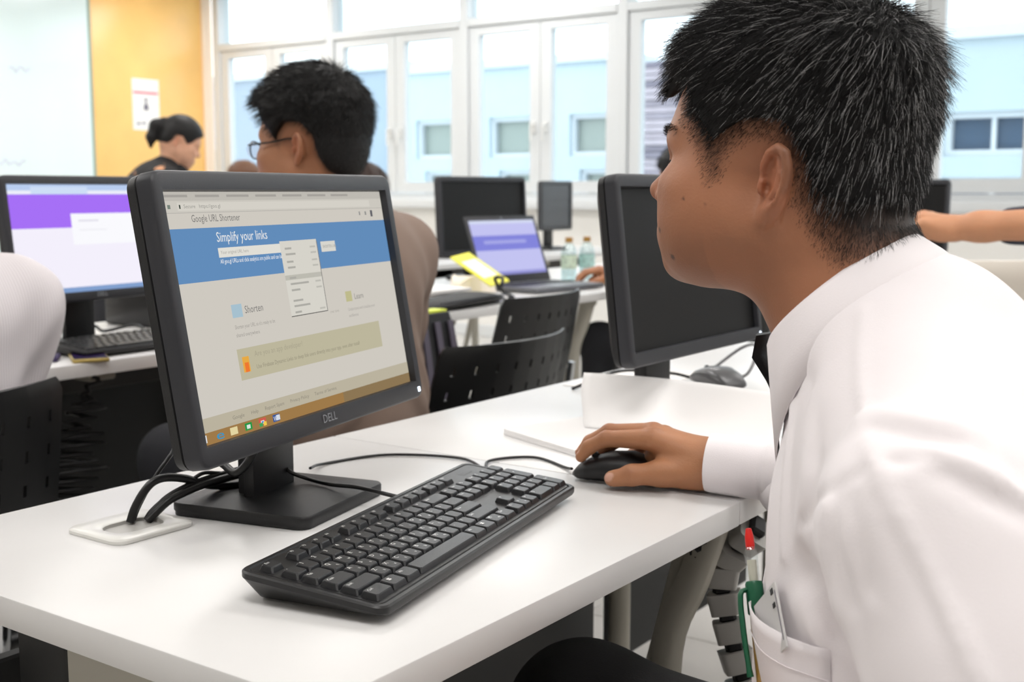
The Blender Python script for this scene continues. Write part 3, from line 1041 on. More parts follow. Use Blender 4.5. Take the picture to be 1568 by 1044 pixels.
def chair(label, loc, rotz, top=.80, w=.46, group=None, arms=False):
    """sitter looks along local +y; the slotted back stands at local y about -.21"""
    t = thing('office_chair', label, 'chair', loc, rotz, group)
    # back shell with real slots, generated as a cell grid with openings
    nc, sw_, rows = 9, .0075, 5
    us = [-w / 2, -w / 2 + .02]
    pitch = (w - .07) / (nc - 1)
    hole_u = []
    for k in range(nc):
        c = -w / 2 + .035 + k * pitch
        us += [c - sw_ / 2, c + sw_ / 2]
        hole_u.append(c)
    us += [w / 2 - .02, w / 2]
    us = sorted(set(round(u, 5) for u in us))
    h0, h1 = .44, top
    vs = [h0, h0 + .02]
    hole_v = []
    for k in range(rows):
        c = h1 - .055 - k * .052
        if c - .012 < h0 + .03:
            break
        vs += [c - .009, c + .009]
        hole_v.append(c)
    vs += [h1 - .02, h1 - .006, h1]
    vs = sorted(set(round(v, 5) for v in vs))

    def P(u, v):
        q = (v - h0) / (h1 - h0)
        ww = 1 - .10 * max(0, q - .5) - (.05 * max(0, (q - .93) / .07) ** 2)
        y = -.165 - .085 * q + .30 * u * u / .23 * .9
        return (u * ww, y, v)
    verts = [P(u, v) for v in vs for u in us]
    n = len(us)
    faces = []
    for i in range(len(vs) - 1):
        for j in range(n - 1):
            uc, vc = (us[j] + us[j + 1]) / 2, (vs[i] + vs[i + 1]) / 2
            if any(abs(uc - a) < sw_ / 2 for a in hole_u) and any(abs(vc - b) < .009 for b in hole_v):
                continue
            faces.append((i * n + j, i * n + j + 1, (i + 1) * n + j + 1, (i + 1) * n + j))
    o = MB().add(verts, faces).obj('backrest', M_chair, t, smooth=50)
    md = o.modifiers.new('thick', 'SOLIDIFY')
    md.thickness = .008
    o.modifiers.new('split', 'EDGE_SPLIT').split_angle = R(35)
    # seat
    s = MB()
    rg = []
    for z, f in ((.425, .90), (.43, .97), (.444, 1.0), (.452, .985), (.455, .95)):
        rg.append([(x, y, z - .018 * max(0, (y - .16) / .06) * .5) for x, y in rr(.45 * f, .43 * f, .06, 6, 0, .02)])
    s.loft(rg)
    s.obj('seat', M_chair, t, smooth=50)
    for sx in (-1, 1):
        # one bent chrome tube: back upright - seat rail - front leg, and a rear leg
        MB().tube([(sx * .100, -.222, .62), (sx * .102, -.205, .50), (sx * .108, -.185, .425), (sx * .16, -.08, .41), (sx * .205, .12, .41), (sx * .21, .19, .39), (sx * .215, .215, .20), (sx * .225, .235, .006)], .011, 10, smooth=5).obj('side_tube', M_chrome, t, smooth=60)
        MB().tube([(sx * .13, -.11, .408), (sx * .125, -.17, .36), (sx * .14, -.225, .15), (sx * .15, -.25, .006)], .011, 10, smooth=5).obj('leg', M_chrome, t, smooth=60)
        if arms:
            MB().tube([(sx * .215, -.18, .55), (sx * .25, -.17, .66), (sx * .25, .02, .67), (sx * .235, .10, .60), (sx * .21, .12, .42)], .011, 10, smooth=5).obj('arm_tube', M_chrome, t, smooth=60)
    MB().tube([(-.205, -.10, .41), (.205, -.10, .41)], .009, 8).tube([(-.205, .14, .41), (.205, .14, .41)], .009, 8).obj('crossbar', M_chrome, t, smooth=60)
    return t


CH = R(90)
chair('black slotted chair holding the person in the striped white shirt', (-1.73, .80, 0), R(92), .815, .50)
chair('black slotted chair directly behind the lit close monitor, pushed up beside the man with glasses', (-1.72, 2.15, 0), R(90), .765, .50)
chair('black slotted chair further from the viewer, with the bag hanging beside it', (-1.985, 2.645, 0), R(94), .815, .44)
chair('black slotted chair under the man in the brown shirt', (-1.60, 1.715, 0), R(94), .60, .42)
chair('black slotted chair under the close man in the white shirt', (-.235, .93, 0), R(90), .78)
chair('black slotted chair of the person whose hand lies by the bottles', (-1.86, 3.90, 0), R(90), .76)
# pale chair with a grey arm, below the pointing arm
M_pale = mat('pale_chair_shell', (228, 220, 208), 0.45)
M_bluegrey = mat('blue_grey_plastic', (96, 108, 120), 0.4)
ac = thing('arm_chair', 'cream shell chair with a blue grey armrest below the pointing arm', 'chair', (-.95, 3.62, 0), R(35))
mb = MB()
rg = []
for k in range(9):
    q = k / 8
    z = .46 + .44 * q
    rg.append([(x, -.22 - .08 * q + .5 * x * x, z) for x in np.linspace(-.24 + .03 * q * q, .24 - .03 * q * q, 11)])
mb.loft(rg, cap0=False, cap1=False, closed=False)
o = mb.obj('backrest', M_pale, ac, smooth=60)
o.modifiers.new('thick', 'SOLIDIFY').thickness = .014
MB().rbox(-.24, .24, -.22, .22, .42, .47, .02, 3).obj('seat', M_pale, ac)
for sx in (-1, 1):
    MB().rbox(sx * .27 - .025, sx * .27 + .025, -.16, .12, .655, .685, .012, 3).obj('armrest', M_bluegrey, ac)
    MB().tube([(sx * .27, -.02, .655), (sx * .265, -.02, .50), (sx * .20, -.02, .43)], .014, 8, smooth=4).obj('arm_tube', M_bluegrey, ac, smooth=60)
MB().cyl(0, 0, .10, .42, .028).obj('column', M_chrome, ac)
for k in range(5):
    a = 2 * math.pi * k / 5
    MB().tube([(0, 0, .10), (.15 * math.cos(a), .15 * math.sin(a), .085), (.28 * math.cos(a), .28 * math.sin(a), .05)], [.022, .017, .012], 8).lathe(.28 * math.cos(a), .28 * math.sin(a), [(.012, .0), (.026, .008), (.026, .042), (.012, .05)], 12).obj('leg', M_chrome, ac, smooth=50)

# ------------------------------------------------------------------ grey vertebra cable spine under the close row and cables under the desk
M_link = mat('link_grey', (172, 170, 165), 0.35)
sp = thing('cable_spine', 'grey vertebra-link cable spine hanging under the close row by the man\'s chest', 'cable guide', (-.595, 1.31, 0))
path = catmull([(.035, -.005, .70), (.0, .0, .665), (-.026, .006, .625), (-.018, .004, .57), (.0, .0, .51), (.02, .0, .45), (.025, .0, .38), (.02, 0, .3), (.0, 0, .2), (0, 0, .06)], 14)
acc, last, k = 0.0, path[0], 0
link = None
for i in range(1, len(path)):
    acc += np.linalg.norm(path[i] - last)
    last = path[i]
    if acc >= .0345:
        acc = 0.0
        tdir = Vector(path[i] - path[i - 1]).normalized()
        rot = tdir.to_track_quat('-Z', 'Y').to_matrix().to_4x4()
        if link is None:
            mb = MB().loft([[(x, y, -.013) for x, y in rr(.042, .036, .006, 4)], [(x, y, .013) for x, y in rr(.046, .040, .006, 4)]])
            link = mb.obj('link', M_link, sp, smooth=35)
            lk = link
            jn = MB().cyl(0, 0, -.024, -.012, .011, .011, 10).rbox(-.014, .014, -.010, .010, .012, .024, .003, 1).obj('joint', M_blackmetal, link)
        else:
            lk = link.copy()
            COL.objects.link(lk)
            lk.parent = sp
            j2 = jn.copy()
            COL.objects.link(j2)
            j2.parent = lk
        lk.matrix_local = Matrix.Translation(Vector(path[i])) @ rot @ Matrix.Rotation(R(40 + 5 * math.sin(k * 1.7)), 4, 'Z')
        k += 1
# ribbed black cable sleeve along the slanting desk leg
o = MB()
pp = catmull([(-.62, 1.27, .69), (-.655, 1.285, .60), (-.70, 1.30, .49), (-.72, 1.30, .40), (-.80, 1.30, .02)], 16)
o.tube(pp, [.011 + (.0018 if i % 2 else 0) for i in range(len(pp))], 9)
tag(o.obj('cable_sleeve', M_rubber, None, smooth=20), 'black ribbed cable sleeve running down beside the grey desk leg', 'cable')
cable('black cord slanting down under the close desk, thicker of the two', [(-.70, 1.16, .69), (-.80, 1.12, .58), (-.95, 1.08, .44), (-1.02, 1.05, .2), (-1.02, 1.05, .01)], .006)
cable('thin black cord slanting down under the close desk beside the thicker one', [(-.74, 1.16, .69), (-.86, 1.10, .57), (-1.0, 1.05, .46), (-1.06, 1.02, .2), (-1.06, 1.02, .01)], .004)
cable('blue network cord under the close desk', [(-.82, 1.03, .66), (-.80, 1.02, .60), (-.84, .98, .52), (-.90, .94, .40), (-.93, .9, .01)], .0028, mat('blue_cord', (40, 60, 150), 0.4))
cable('coil of black cord under the desk beside the white shirt front', [(-.60, 1.62, .66), (-.57, 1.58, .60), (-.585, 1.60, .53), (-.615, 1.66, .55), (-.61, 1.67, .62), (-.585, 1.60, .64), (-.58, 1.56, .55), (-.60, 1.60, .47), (-.62, 1.70, .3), (-.62, 1.70, .01)], .006)
cable('black spiral cord hanging below the second row desk', [(-2.20, 1.55 + .02 * math.cos(k * .9), .69 - .0095 * k) if k % 2 else (-2.215 - .0035 * k, 1.55 - .006 * k, .69 - .0095 * k) for k in range(68)], .005, sm=2, n=6)
# grey link spine below the second row desk
sp2 = thing('cable_spine', 'dark grey link cable spine under the second row desk behind the close monitor', 'cable guide', (-2.17, 1.79, 0))
for k in range(11):
    c = link.copy()
    COL.objects.link(c)
    c.parent = sp2
    c.location = (.01 * math.sin(k * .6), 0, .65 - k * .043)
    c.rotation_euler = (R(180), 0, R(30 + 7 * k))
    j2 = jn.copy()
    COL.objects.link(j2)
    j2.parent = c
    c.scale = (1.2, 1.2, 1.1)

# ------------------------------------------------------------------ second row: things on the desks
M_yel = mat('yellow_cover', (238, 232, 66), 0.5)
lt = thing('laptop', 'open laptop with a lilac page on its screen, in front of the black monitor', 'laptop', (-2.385, 3.535, DZ), R(83))
MB().rbox(-.185, .185, -.13, .125, .004, .019, .003, 2).obj('deck', mat('laptop_grey', (96, 98, 104), 0.4), lt)
kbm = MB()
for r_ in range(5):
    for c_ in range(13):
        kbm.box(-.165 + c_ * .0255, -.165 + c_ * .0255 + .0215, -.005 + r_ * .022, -.005 + r_ * .022 + .018, .0191, .0205)
kbm.obj('keys', M_blk, lt, smooth=0)
MB().rbox(-.05, .05, -.105, -.035, .0191, .0197, .0002, 1).obj('touchpad', mat('touchpad_grey', (120, 122, 128), 0.35), lt)
Ml = Matrix.Translation((0, .128, .02)) @ Matrix.Rotation(R(-20), 4, 'X')
MB().rbox(-.187, .187, .0, .008, .0, .252, .003, 2).xf(Ml).obj('lid', M_dark, lt)
ui = ui_screen([(0, 0, 1, .06, (214, 220, 244)), (0, .28, 1, .55, (132, 134, 220)), (.15, .37, .8, .43, (168, 170, 232)), (0, .94, 1, 1, (150, 150, 214))], [], (196, 196, 242))
ui(lt, Ml @ Matrix.Translation((0, -.0004, .132)), .345, .205)
MB().cyl(0, 0, 0, .001, .003, .003, 10).xf(Ml @ Matrix.Translation((0, -.0002, .243)) @ Matrix.Rotation(R(90), 4, 'X')).obj('webcam', emit('webcam_glint', (200, 206, 214), .7), lt)

M_bottle = glass('bottle_plastic', (0.86, 0.93, 0.93), 0.14, 0.08)
M_cap = mat('gold_cap', (176, 132, 60), 0.4)


def bottle(label, loc, rgb):
    t = thing('water_bottle', label, 'bottle', loc, 0)
    prof = [(.028, .0), (.031, .004), (.031, .035), (.029, .04), (.031, .045), (.031, .10), (.030, .112), (.022, .132), (.0135, .145), (.0135, .15)]
    m = MB().lathe(0, 0, prof, 20)
    m.obj('body', M_bottle, t, smooth=60)
    MB().lathe(0, 0, [(.0145, .148), (.0150, .150), (.0150, .166), (.0135, .168)], 16).obj('cap', M_cap, t)
    lb = MB()
    rg = [[(.0316 * math.cos(2 * math.pi * k / 20), .0316 * math.sin(2 * math.pi * k / 20), z) for k in range(20)] for z in (.046, .099)]
    lb.loft(rg, cap0=False, cap1=False)
    lb.obj('paper_label', mat('bottle_label_' + label[:5], rgb, 0.6, noise=.3, nscale=70), t, smooth=60)
    MB().lathe(0, 0, [(.0285, .003), (.0285, .090), (.0285, .0905)], 20).obj('water', glass('water_fill', (0.9, 0.96, 0.97), 0.04), t, smooth=60)
    return t


bottle('clear water bottle with a gold cap, nearer the laptop', (-2.545, 3.945, DZ), (206, 226, 206))
bottle('aqua labelled water bottle with a gold cap, beside the clear one', (-2.525, 4.045, DZ), (176, 216, 214))
# papers
ps = thing('paper_stack', 'stack of white papers under the yellow booklet', 'papers', (-2.42, 2.86, DZ), R(84))
for k in range(4):
    dx, dy, rz = RNG.uniform(-.02, .02), RNG.uniform(-.02, .02), RNG.uniform(-.12, .12)
    MB().rbox(-.16 + dx, .16 + dx, -.11 + dy, .11 + dy, .0005 + k * .011, .0005 + k * .011 + .0105, .0008, 1).xf(Matrix.Rotation(rz, 4, 'Z')).obj('sheaf', M_paper, ps)
YQ = [np.array(a) for a in ((-2.47, 3.109, .871), (-2.47, 3.208, .882), (-2.28, 3.17, .806), (-2.28, 3.077, .787))]
yb = thing('yellow_booklet', 'yellow booklet with a white panel leaning over the papers by the laptop', 'booklet', (-2.36, 3.07, DZ), 0)
YA, YB_, YC, YD = [V - np.array([-2.36, 3.07, DZ]) for V in YQ]
yn = np.cross(YB_ - YA, YD - YA)
yn /= np.linalg.norm(yn)


def yq(u, v, h):
    return YA + (YB_ - YA) * u + (YD - YA) * v + yn * h


def yslab(u0, u1, v0, v1, h0, h1):
    return MB().loft([[yq(u0, v0, h), yq(u1, v0, h), yq(u1, v1, h), yq(u0, v1, h)] for h in (h0, h1)])


ysg = 1 if yn[2] > 0 else -1
yslab(0, 1, 0, 1, -.006 * ysg, 0).obj('cover', M_yel, yb, smooth=0)
yslab(.12, .85, .22, .78, .0002 * ysg, .0008 * ysg).obj('white_panel', M_paper, yb, smooth=0)
tag(MB().loft([[(.0 + .10 * math.cos(a), .07 * math.sin(a), .002) for a in np.linspace(0, 6.28, 14)[:-1]], [(.0 + .09 * math.cos(a), .06 * math.sin(a), .05 + .015 * math.cos(3 * a)) for a in np.linspace(0, 6.28, 14)[:-1]]]).xf(Matrix.Rotation(R(90), 4, 'Z')).obj('crumpled_paper', mat('cream_paper', (246, 236, 222), 0.8), smooth=20, loc=(-2.50, 3.27, DZ)), 'crumpled cream paper bag between the yellow booklet and the laptop', 'paper')
tag(MB().rbox(-.10, .10, -.07, .07, .0005, .002, .0004, 1).xf(Matrix.Rotation(R(70), 4, 'Z')).obj('yellow_sheet', mat('pale_yellow_paper', (240, 222, 160), 0.8), smooth=0, loc=(-2.34, 3.95, DZ)), 'pale yellow sheet under the hand by the bottles', 'paper')
bgm = thing('black_pouch', 'flat black zipped pouch lying on the second row desk edge', 'bag', (-2.225, 2.84, DZ), R(96))
mb = MB()
rg = []
for q in np.linspace(-1, 1, 13):
    s = math.sqrt(max(.02, 1 - abs(q) ** 3))
    rg.append([(q * .235, .075 * s * math.cos(a), .003 + (.013 + .007 * s * (1 + .2 * math.sin(4 * q))) * (1 + math.sin(a)) * .9 * s + .0) for a in np.linspace(0, 2 * math.pi, 17)[:-1]])
mb.loft(rg)
M_bag = mat('black_nylon', (22, 22, 25), 0.6, bump=.4, bscale=120)
mb.obj('body', M_bag, bgm, smooth=70)
MB().tube([(-.20, -.066, .028), (0, -.074, .03), (.20, -.066, .028)], .003, 6, smooth=4).obj('zip', M_dark, bgm, smooth=60)
MB().tube([(.17, -.05, .055), (.21, -.03, .075), (.23, .01, .07), (.26, .0, .03), (.30, -.02, .006)], .006, 6, smooth=4).obj('strap', M_bag, bgm, smooth=60)
MB().rbox(.165, .185, -.082, -.074, .014, .028, .002, 1).obj('buckle', M_chrome, bgm)
# bag hanging on the further chair
hb_ = thing('shoulder_bag', 'black and purple grey bag leaning by the slotted chair, with a lime strip on top', 'bag', (-1.93, 2.30, .48), R(92))
mb = MB()
rg = []
for q in np.linspace(0, 1, 10):
    w_ = .135 * (1 - .25 * q ** 3)
    d_ = .065 * (1 - .55 * q ** 2)
    rg.append([(x, y, .30 * q) for x, y in rr(2 * w_, 2 * d_, min(w_, d_) * .7, 5)])
mb.loft(rg)
mb.obj('body', M_bag, hb_, smooth=60)
M_pg = mat('purple_grey_cloth', (88, 82, 96), 0.7, bump=.3, bscale=200)
for k in range(4):
    mb = MB()
    rg = []
    for q in np.linspace(0, 1, 8):
        w_ = .135 * (1 - .25 * (q * .9) ** 3) + .002
        d_ = .065 * (1 - .55 * (q * .9) ** 2) + .003
        xx = -.10 + k * .055
        rg.append([(xx, -d_, .27 * q + .01), (xx + .022, -d_, .27 * q + .01), (xx + .022, -d_ - .004, .27 * q + .01), (xx, -d_ - .004, .27 * q + .01)])
    mb.loft(rg)
    mb.obj('band', M_pg, hb_, smooth=30)
MB().rbox(-.15, .10, -.015, .03, .298, .306, .002, 1).obj('lime_strip', mat('lime_strip', (200, 212, 60), 0.5), hb_)
# black box with a round button, and its cables, behind the purple monitor's foot
bx = thing('computer_unit', 'small black computer box with a silver round button, behind the purple page monitor', 'computer', (-2.60, 2.00, DZ), R(93))
MB().rbox(-.07, .07, -.09, .09, .001, .10, .006, 2).obj('case', M_blk_gloss, bx)
MB().cyl(0, 0, 0, .003, .010, .009, 16).xf(Matrix.Translation((.03, -.09, .06)) @ Matrix.Rotation(R(90), 4, 'X')).obj('button', M_chrome, bx)
cable('black cables heaped behind the purple page monitor', [(-2.45, 1.66, zc), (-2.42, 1.70, zc + .03), (-2.46, 1.76, zc + .01), (-2.40, 1.80, zc + .025), (-2.44, 1.86, zc), (-2.38, 1.76, zc + .002)], .004)
tag(MB().rbox(-.10, .10, -.07, .07, .0005, .003, .0005, 1).xf(Matrix.Rotation(R(80), 4, 'Z')).obj('paper_sheet', M_paper, smooth=0, loc=(-2.40, 1.90, DZ)), 'white sheet behind the keyboard of the purple page monitor', 'paper')
ph = thing('phone', 'dark purple phone with a gold edge on the second row desk by the striped shirt', 'phone', (-2.155, 1.50, DZ), R(60))
MB().rbox(-.036, .036, -.07, .07, .0005, .0085, .003, 2).obj('case', mat('gold_edge', (186, 164, 96), 0.35, metal=.5), ph)
MB().rbox(-.033, .033, -.067, .067, .0086, .0095, .0004, 1).obj('glass_front', mat('purple_black_glass', (44, 30, 74), 0.15), ph)
tag(MB().rbox(-.05, .05, -.03, .03, .0005, .012, .004, 2).xf(Matrix.Rotation(R(50), 4, 'Z')).obj('wallet', mat('dark_purple_leather', (56, 44, 86), 0.5), loc=(-2.21, 1.41, DZ)), 'dark purple wallet beside the gold edged phone', 'wallet')
# third row: black bag-like speaker and low boxes
sb = thing('desk_phone', 'black desk telephone on the far desk behind the brown shirt', 'telephone', (-3.95, 4.93, DZ), R(100))
MB().rbox(-.09, .09, -.08, .08, .001, .03, .008, 2).rbox(-.085, .085, .02, .075, .03, .07, .012, 2).obj('body', M_blk, sb)
MB().tube([(-.10, -.035, .06), (-.07, -.035, .075), (.07, -.035, .075), (.10, -.035, .06)], [.022, .014, .014, .022], 10, smooth=4).obj('handset', M_blk, sb, smooth=60)

# ------------------------------------------------------------------ end wall: glass board and poster
wb = thing('glass_board', 'pale glass writing board with faint purple notes on the end wall', 'board', (XL, 4.2, 0))
MB().rbox(.0, .02, -2.2, 1.77, .55, ZC - .04, .003, 1).obj('panel', mat('board_glass', (226, 240, 240), 0.12), wb)
MB().rbox(.0, .026, 1.7701, 1.79, .55, ZC - .04, .003, 1).obj('edge_strip', mat('green_glass_edge', (150, 176, 168), 0.3), wb)
for y, z, wid in ((.40, 2.0, .42), (1.07, 2.0, .22), (.30, 1.55, .1), (.75, 1.30, .45)):
    n_ = int(wid / .028)
    MB().tube([(.0212, y + .028 * q, z + .022 * math.sin(q * 2.3) + .006 * math.sin(q * 5.1)) for q in range(max(3, n_))], .004, 5, smooth=3).obj('marker_note', mat('faint_marker', (206, 204, 232), 0.6), wb, smooth=0)
po = thing('poster', 'small white notice with a pink stripe on the orange panel', 'poster', (XL + .031, 6.49, 1.80))
MB().box(0, .002, -.135, .135, -.21, .21).obj('sheet', M_paper, po, smooth=0)
pm = MB()
pm.box(.002, .0026, -.125, .125, .085, .108, 0)
pm.obj('pink_stripe', mat('pink_print', (240, 140, 150), 0.7), po, smooth=0)
pm = MB()
pm.lathe(0, 0, [(.001, .055), (.012, .05), (.014, .035), (.004, .02), (.022, -.01), (.026, -.04), (.01, -.045)], 10)
pm.xf(Matrix.Translation((.0022, .0, 0)) @ Matrix.Scale(.02, 4, (1, 0, 0)))
pm.box(.002, .0026, -.10, -.06, -.165, -.15)
pm.box(.002, .0026, -.045, -.01, -.16, -.145)
pm.obj('printed_figure', mat('grey_print', (96, 92, 112), 0.7), po, smooth=0)
# ------------------------------------------------------------------ implicit surfaces for bodies and clothes
def V3(*a):
    return np.array(a, float)


def ln(p):
    return np.sqrt((p * p).sum(-1))


def s_sph(p, c, r):
    return ln(p - c) - r


def s_rc(p, a, b, ra, rb):
    a, b = np.asarray(a, float), np.asarray(b, float)
    ba = b - a
    h = np.clip(((p - a) @ ba) / (ba @ ba), 0, 1)
    return ln(p - a - h[:, None] * ba) - (ra + (rb - ra) * h)


def s_ell(p, c, r, M=None):
    q = p - np.asarray(c, float)
    if M is not None:
        q = q @ M
    r = np.asarray(r, float)
    k0 = ln(q / r)
    k1 = np.maximum(ln(q / (r * r)), 1e-9)
    return k0 * (k0 - 1) / k1


def smin(a, b, k):
    h = np.maximum(k - np.abs(a - b), 0) / k
    return np.minimum(a, b) - h * h * k * .25


def smax(a, b, k):
    return -smin(-a, -b, k)


def chain(p, pts, rad, k=0.0):
    d = None
    for i in range(len(pts) - 1):
        e = s_rc(p, pts[i], pts[i + 1], rad[i], rad[i + 1])
        d = e if d is None else (smin(d, e, k) if k else np.minimum(d, e))
    return d


def seg_dist(p, pts):
    d = None
    for a, b in zip(pts, pts[1:]):
        e = s_rc(p, a, b, 0, 0)
        d = e if d is None else np.minimum(d, e)
    return d


def rot_to(xa, za):
    """matrix with columns x, y, z; x along xa, z near za"""
    x = np.array(xa, float)
    x /= np.linalg.norm(x)
    z = np.array(za, float)
    z = z - x * (z @ x)
    z /= np.linalg.norm(z)
    return np.stack([x, np.cross(z, x), z], 1)


def sdf_surface(f, lo, hi, h, B=8):
    """naive surface nets of f = 0 inside the box; returns verts, quads"""
    lo, hi = np.array(lo, float), np.array(hi, float)
    n = np.ceil((hi - lo) / h / B).astype(int) * B
    nb = n // B
    cen = np.stack(np.meshgrid(*[lo[i] + (np.arange(nb[i]) + .5) * B * h for i in range(3)], indexing='ij'), -1).reshape(-1, 3)
    dc = f(cen)
    act = np.abs(dc) < B * h * 1.05
    D = np.repeat(np.repeat(np.repeat(np.where(dc > 0, 1.0, -1.0).reshape(nb), B, 0), B, 1), B, 2).astype(np.float32)
    D = np.pad(D, ((0, 1), (0, 1), (0, 1)), mode='edge')
    msk = np.zeros(D.shape, bool)
    for (i, j, k) in np.argwhere(act.reshape(nb)):
        msk[i * B:(i + 1) * B + 1, j * B:(j + 1) * B + 1, k * B:(k + 1) * B + 1] = True
    idx = np.argwhere(msk)
    val = np.empty(len(idx), np.float32)
    for s in range(0, len(idx), 300000):
        val[s:s + 300000] = f(lo + idx[s:s + 300000] * h)
    D[msk] = val
    sg = D < 0
    c = sg[:-1, :-1, :-1].astype(np.uint8)
    tot = c.copy()
    for dx in (0, 1):
        for dy in (0, 1):
            for dz in (0, 1):
                if dx or dy or dz:
                    tot += sg[dx:sg.shape[0] - 1 + dx, dy:sg.shape[1] - 1 + dy, dz:sg.shape[2] - 1 + dz]
    cells = np.argwhere((tot > 0) & (tot < 8))
    vid = -np.ones(tot.shape, np.int64)
    vid[cells[:, 0], cells[:, 1], cells[:, 2]] = np.arange(len(cells))
    acc = np.zeros((len(cells), 3))
    cnt = np.zeros(len(cells))
    cor = [(i, j, k) for i in (0, 1) for j in (0, 1) for k in (0, 1)]
    for a in cor:
        for ax in range(3):
            if a[ax] == 0:
                b = list(a)
                b[ax] = 1
                va = D[cells[:, 0] + a[0], cells[:, 1] + a[1], cells[:, 2] + a[2]]
                vb = D[cells[:, 0] + b[0], cells[:, 1] + b[1], cells[:, 2] + b[2]]
                cr = (va < 0) != (vb < 0)
                t = np.where(cr, va / np.where(cr, va - vb, 1), 0)
                pt = np.tile(np.array(a, float), (len(cells), 1))
                pt[:, ax] += t
                acc[cr] += pt[cr]
                cnt[cr] += 1
    verts = lo + (cells + acc / np.maximum(cnt, 1)[:, None]) * h
    quads = []
    for ax in range(3):
        u, v = (ax + 1) % 3, (ax + 2) % 3
        s0 = [slice(None)] * 3
        s1 = [slice(None)] * 3
        s0[ax] = slice(0, -1)
        s1[ax] = slice(1, None)
        cr = sg[tuple(s0)] != sg[tuple(s1)]
        e = np.argwhere(cr)
        ok = (e[:, u] > 0) & (e[:, v] > 0) & (e[:, u] < tot.shape[u]) & (e[:, v] < tot.shape[v])
        e = e[ok]
        ins = sg[e[:, 0], e[:, 1], e[:, 2]]
        q = []
        for du, dv in ((-1, -1), (0, -1), (0, 0), (-1, 0)):
            c = e.copy()
            c[:, u] += du
            c[:, v] += dv
            q.append(vid[c[:, 0], c[:, 1], c[:, 2]])
        q = np.stack(q, 1)
        q[~ins] = q[~ins][:, ::-1]
        quads.append(q)
    quads = np.concatenate(quads)
    quads = quads[(quads >= 0).all(1)]
    return verts, quads


def grad(f, p, e=.0008):
    g = np.stack([f(p + d) - f(p - d) for d in np.eye(3) * e], -1)
    return g / np.maximum(ln(g), 1e-9)[:, None]


def np_obj(name, pieces, mats, parent, cols=None, smooth=True):
    """pieces: [(verts, quads)] joined into one mesh object; cols: vertex colours per piece"""
    off, V, Q = 0, [], []
    for v, q in pieces:
        V.append(v)
        Q.append(q + off)
        off += len(v)
    V, Q = np.concatenate(V), np.concatenate(Q)
    me = bpy.data.meshes.new(name)
    me.vertices.add(len(V))
    me.vertices.foreach_set('co', V.astype(np.float32).ravel())
    me.loops.add(Q.size)
    me.loops.foreach_set('vertex_index', Q.astype(np.int32).ravel())
    me.polygons.add(len(Q))
    me.polygons.foreach_set('loop_start', np.arange(0, Q.size, Q.shape[1], dtype=np.int32))
    me.update(calc_edges=True)
    for m in (mats if isinstance(mats, (list, tuple)) else [mats]):
        me.materials.append(m)
    if cols is not None:
        C = np.concatenate(cols)
        a = me.color_attributes.new('Col', 'FLOAT_COLOR', 'POINT')
        a.data.foreach_set('color', np.concatenate([C, np.ones((len(C), 1))], 1).astype(np.float32).ravel())
    if smooth:
        me.shade_smooth()
    o = bpy.data.objects.new(name, me)
    COL.objects.link(o)
    if parent is not None:
        o.parent = parent
        o.matrix_parent_inverse = parent.matrix_world.inverted() if False else Matrix.Identity(4)
    return o


# ---------------------------------------------------------------- head, in its own frame: x forward, y to the person's own left, z up
EA = V3(-math.cos(R(24)), math.sin(R(24)), 0)      # along the ear, backward and outward
EC = V3(math.sin(R(24)), math.cos(R(24)), 0)       # ear's outward normal


